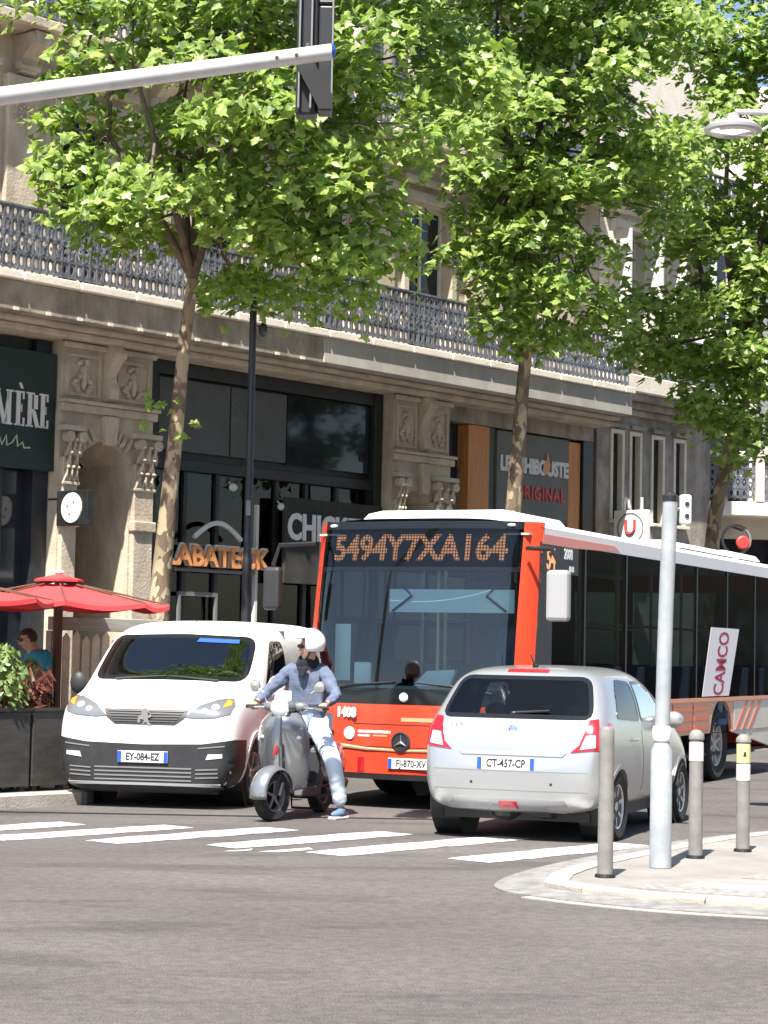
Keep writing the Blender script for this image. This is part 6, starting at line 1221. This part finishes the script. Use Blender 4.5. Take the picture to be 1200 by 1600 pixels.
def tree(label, trunk, rad, fork, cc, cr, nclump, nleaf, seed, gaps, nsep, extra=()):
    ra = random.Random(seed); base = Vector(trunk[0]); T = empty('plane_tree', base, 0, label, 'tree', 'plane trees along the pavement'); tr = MB(); tr.tube([Vector(p) - base for p in trunk], rad, 12); tr.build('trunk', 'bark', T, smooth=True, auto=60)
    cl = []; tries = 0
    while len(cl) < nclump and tries < 9000:
        tries += 1; d = Vector((ra.gauss(0, 1), ra.gauss(0, 1), ra.gauss(0, 1))).normalized() * (ra.random() ** .42); p = Vector((cc[0] + d.x * cr[0], cc[1] + d.y * cr[1], cc[2] + d.z * cr[2]))
        x, y = px_of(p)
        if any(a - g_ < x < b_ + g_ and c - g_ < y < e + g_ for a, c, b_, e in gaps for g_ in ((30 if b_ - a < 300 else 0),)) or y < -330: continue
        if any((p - q).length < .70 for q in cl): continue
        cl.append(p)
    cl += [Vector(p) for p in extra]
    top = Vector(trunk[-1]); br = MB(); limbs = []
    for k in range(5):                                            # main limbs rising from the fork
        t = 2 * math.pi * k / 5 + .4; e = top + Vector((math.cos(t) * cr[0] * .5, math.sin(t) * cr[1] * .5, cr[2] * (.6 + .6 * ra.random()))); m1 = top.lerp(e, .45) + Vector((ra.gauss(0, .2), ra.gauss(0, .2), .25)); L_ = [top, top.lerp(m1, .5) + Vector((0, 0, .08)), m1, m1.lerp(e, .55) + Vector((ra.gauss(0, .15), ra.gauss(0, .15), .1)), e]; limbs.append(L_); br.tube([p - base for p in L_], [rad[-1] * .72, rad[-1] * .6, rad[-1] * .45, rad[-1] * .3, .018], 8)
    L_ = [top, top + Vector((.05, 0, cr[2] * .5)), top + Vector((.15, .1, cr[2] * 1.1)), top + Vector((.1, .1, cr[2] * 1.6))]; limbs.append(L_); br.tube([p - base for p in L_], [rad[-1] * .85, rad[-1] * .6, rad[-1] * .35, .02], 8)
    for c in cl:
        best = min((q for L_ in limbs for q in L_[1:]), key=lambda q: (q - c).length); mid = best.lerp(c, .5) + Vector((ra.gauss(0, .1), ra.gauss(0, .1), -.06)); br.tube([best - base, mid - base, c - base], [.026, .018, .008], 5)
    br.build('branch', 'bark_dark', T, smooth=True, kind='stuff')
    leaves = []
    for c in cl:
        rx = ra.uniform(.50, .74); rz = ra.uniform(.20, .34); out = (c - Vector(cc)); out.z *= .3
        for i in range(nleaf):
            t = ra.uniform(0, 2 * math.pi); rr = ra.random() ** .5; z = ra.gauss(0, .55)
            p = c + Vector((rx * rr * math.cos(t), rx * rr * math.sin(t), rz * z - .22 * rr * rr)); nn = Vector((math.cos(t) * .5 * rr - .12, math.sin(t) * .4 * rr - .55, .8)) + Vector((ra.gauss(0, .62), ra.gauss(0, .55), ra.gauss(0, .5)))
            leaves.append((p, nn, Vector((math.cos(t), math.sin(t), -.3 + ra.gauss(0, .5))), ra.uniform(.08, .145)))
    leaves.sort(key=lambda q: q[0].y)
    vis = [q for q in leaves if -20 < px_of(q[0])[0] < 1220 and -20 < px_of(q[0])[1] < 900]; sep = vis[:nsep * 3:3]; ids = set(map(id, sep)); V, F = [], []
    for q in leaves:
        if id(q) in ids: continue
        put_leaf(V, F, q[0] - base, q[1], q[2], q[3], PL)
    mk('crown', V, F, 'leaf', T, kind='stuff')
    for p, nn, up, s in sep:
        nn = nn.normalized(); x = up.cross(nn).normalized(); y = nn.cross(x); o = bpy.data.objects.new('leaf', lm); COL.objects.link(o); o.parent = T; q = p - base; o.matrix_local = Matrix(((x.x * s, y.x * s, nn.x * s, q.x), (x.y * s, y.y * s, nn.y * s, q.y), (x.z * s, y.z * s, nn.z * s, q.z), (0, 0, 0, 1)))
    return T
tree('plane tree with pale mottled trunk behind the red parasol and white van', [(-3.02, 27.8, KH - .02), (-2.96, 27.8, 1.2), (-2.92, 27.8, 2.4), (-2.84, 27.8, 3.6), (-2.76, 27.8, 4.6), (-2.70, 27.8, 5.6), (-2.60, 27.8, 6.5)], [.19, .155, .135, .11, .095, .085, .08], 6.5, (-1.75, 27.5, 9.7), (2.95, 2.5, 3.7), 104, 135, 4, [(-400, -400, 45, 900), (640, 365, 715, 440), (260, 350, 335, 470), (0, 430, 90, 480), (380, 520, 700, 600)], 110,
     extra=[(-3.9, 27.0, 7.4), (-3.6, 27.2, 7.1), (-1.2, 27.0, 6.9), (-.6, 27.1, 6.8), (-1.9, 26.8, 7.3), (-4.2, 27.3, 8.0), (-.1, 27.3, 7.3)])
rs = random.Random(5); T1 = bpy.data.objects['plane_tree']
for k in range(16):                                               # sprouts on the bare trunk
    o = bpy.data.objects.new('leaf', lm); COL.objects.link(o); o.parent = T1; o.location = (rs.uniform(-.35, .35) + .2, -.2 + rs.uniform(-.1, .05), rs.uniform(4.25, 4.85)); o.scale = (.1, .1, .1); o.rotation_euler = (rs.uniform(.3, 1.2), rs.uniform(-.5, .5), rs.uniform(-1, 1))
tree('plane tree rising behind the bus roof in front of the orange posts', [(1.98, 33.6, KH - .02), (2.02, 33.6, 2.2), (2.06, 33.6, 3.9), (2.16, 33.6, 5.6), (2.28, 33.6, 7.2), (2.34, 33.6, 8.5)], [.17, .145, .13, .11, .095, .085], 8.5, (2.55, 33.2, 10.9), (2.45, 2.3, 4.5), 112, 132, 12, [(630, 230, 715, 430), (995, 130, 1055, 165), (905, 330, 1000, 420), (590, 100, 640, 180), (700, 575, 1000, 700)], 110,
     extra=[(1.6, 32.6, 7.6), (2.3, 32.4, 7.5), (3.0, 32.6, 7.3), (1.2, 32.7, 8.0), (2.0, 32.3, 8.2), (3.3, 32.8, 8.0)])
tree('plane tree with a leaning dark trunk at the right edge beyond the bus', [(5.75, 38.2, KH - .02), (5.85, 38.2, 2.5), (6.0, 38.2, 4.2), (6.25, 38.2, 5.4), (6.5, 38.2, 6.4)], [.17, .15, .13, .12, .11], 6.4, (6.7, 37.8, 10.4), (2.9, 2.4, 5.3), 122, 125, 21, [(995, 130, 1055, 165), (930, 330, 1000, 420), (-400, -400, 930, 900), (1090, 690, 1400, 900), (940, 600, 1030, 900)], 90,
     extra=[(4.0, 37, 7.55), (4.6, 37, 7.1), (5.15, 37, 6.9), (5.6, 37, 6.3), (6.2, 37, 5.9), (6.5, 37.2, 5.4), (5.4, 36.8, 7.55), (6.05, 36.8, 7.1), (6.6, 37, 6.5), (4.25, 37, 8.0), (4.9, 36.9, 7.9), (6.3, 37, 12.8), (6.8, 37, 12.3), (6.6, 37, 13.4), (6.0, 37.2, 12.0), (7.0, 37, 13.0)])
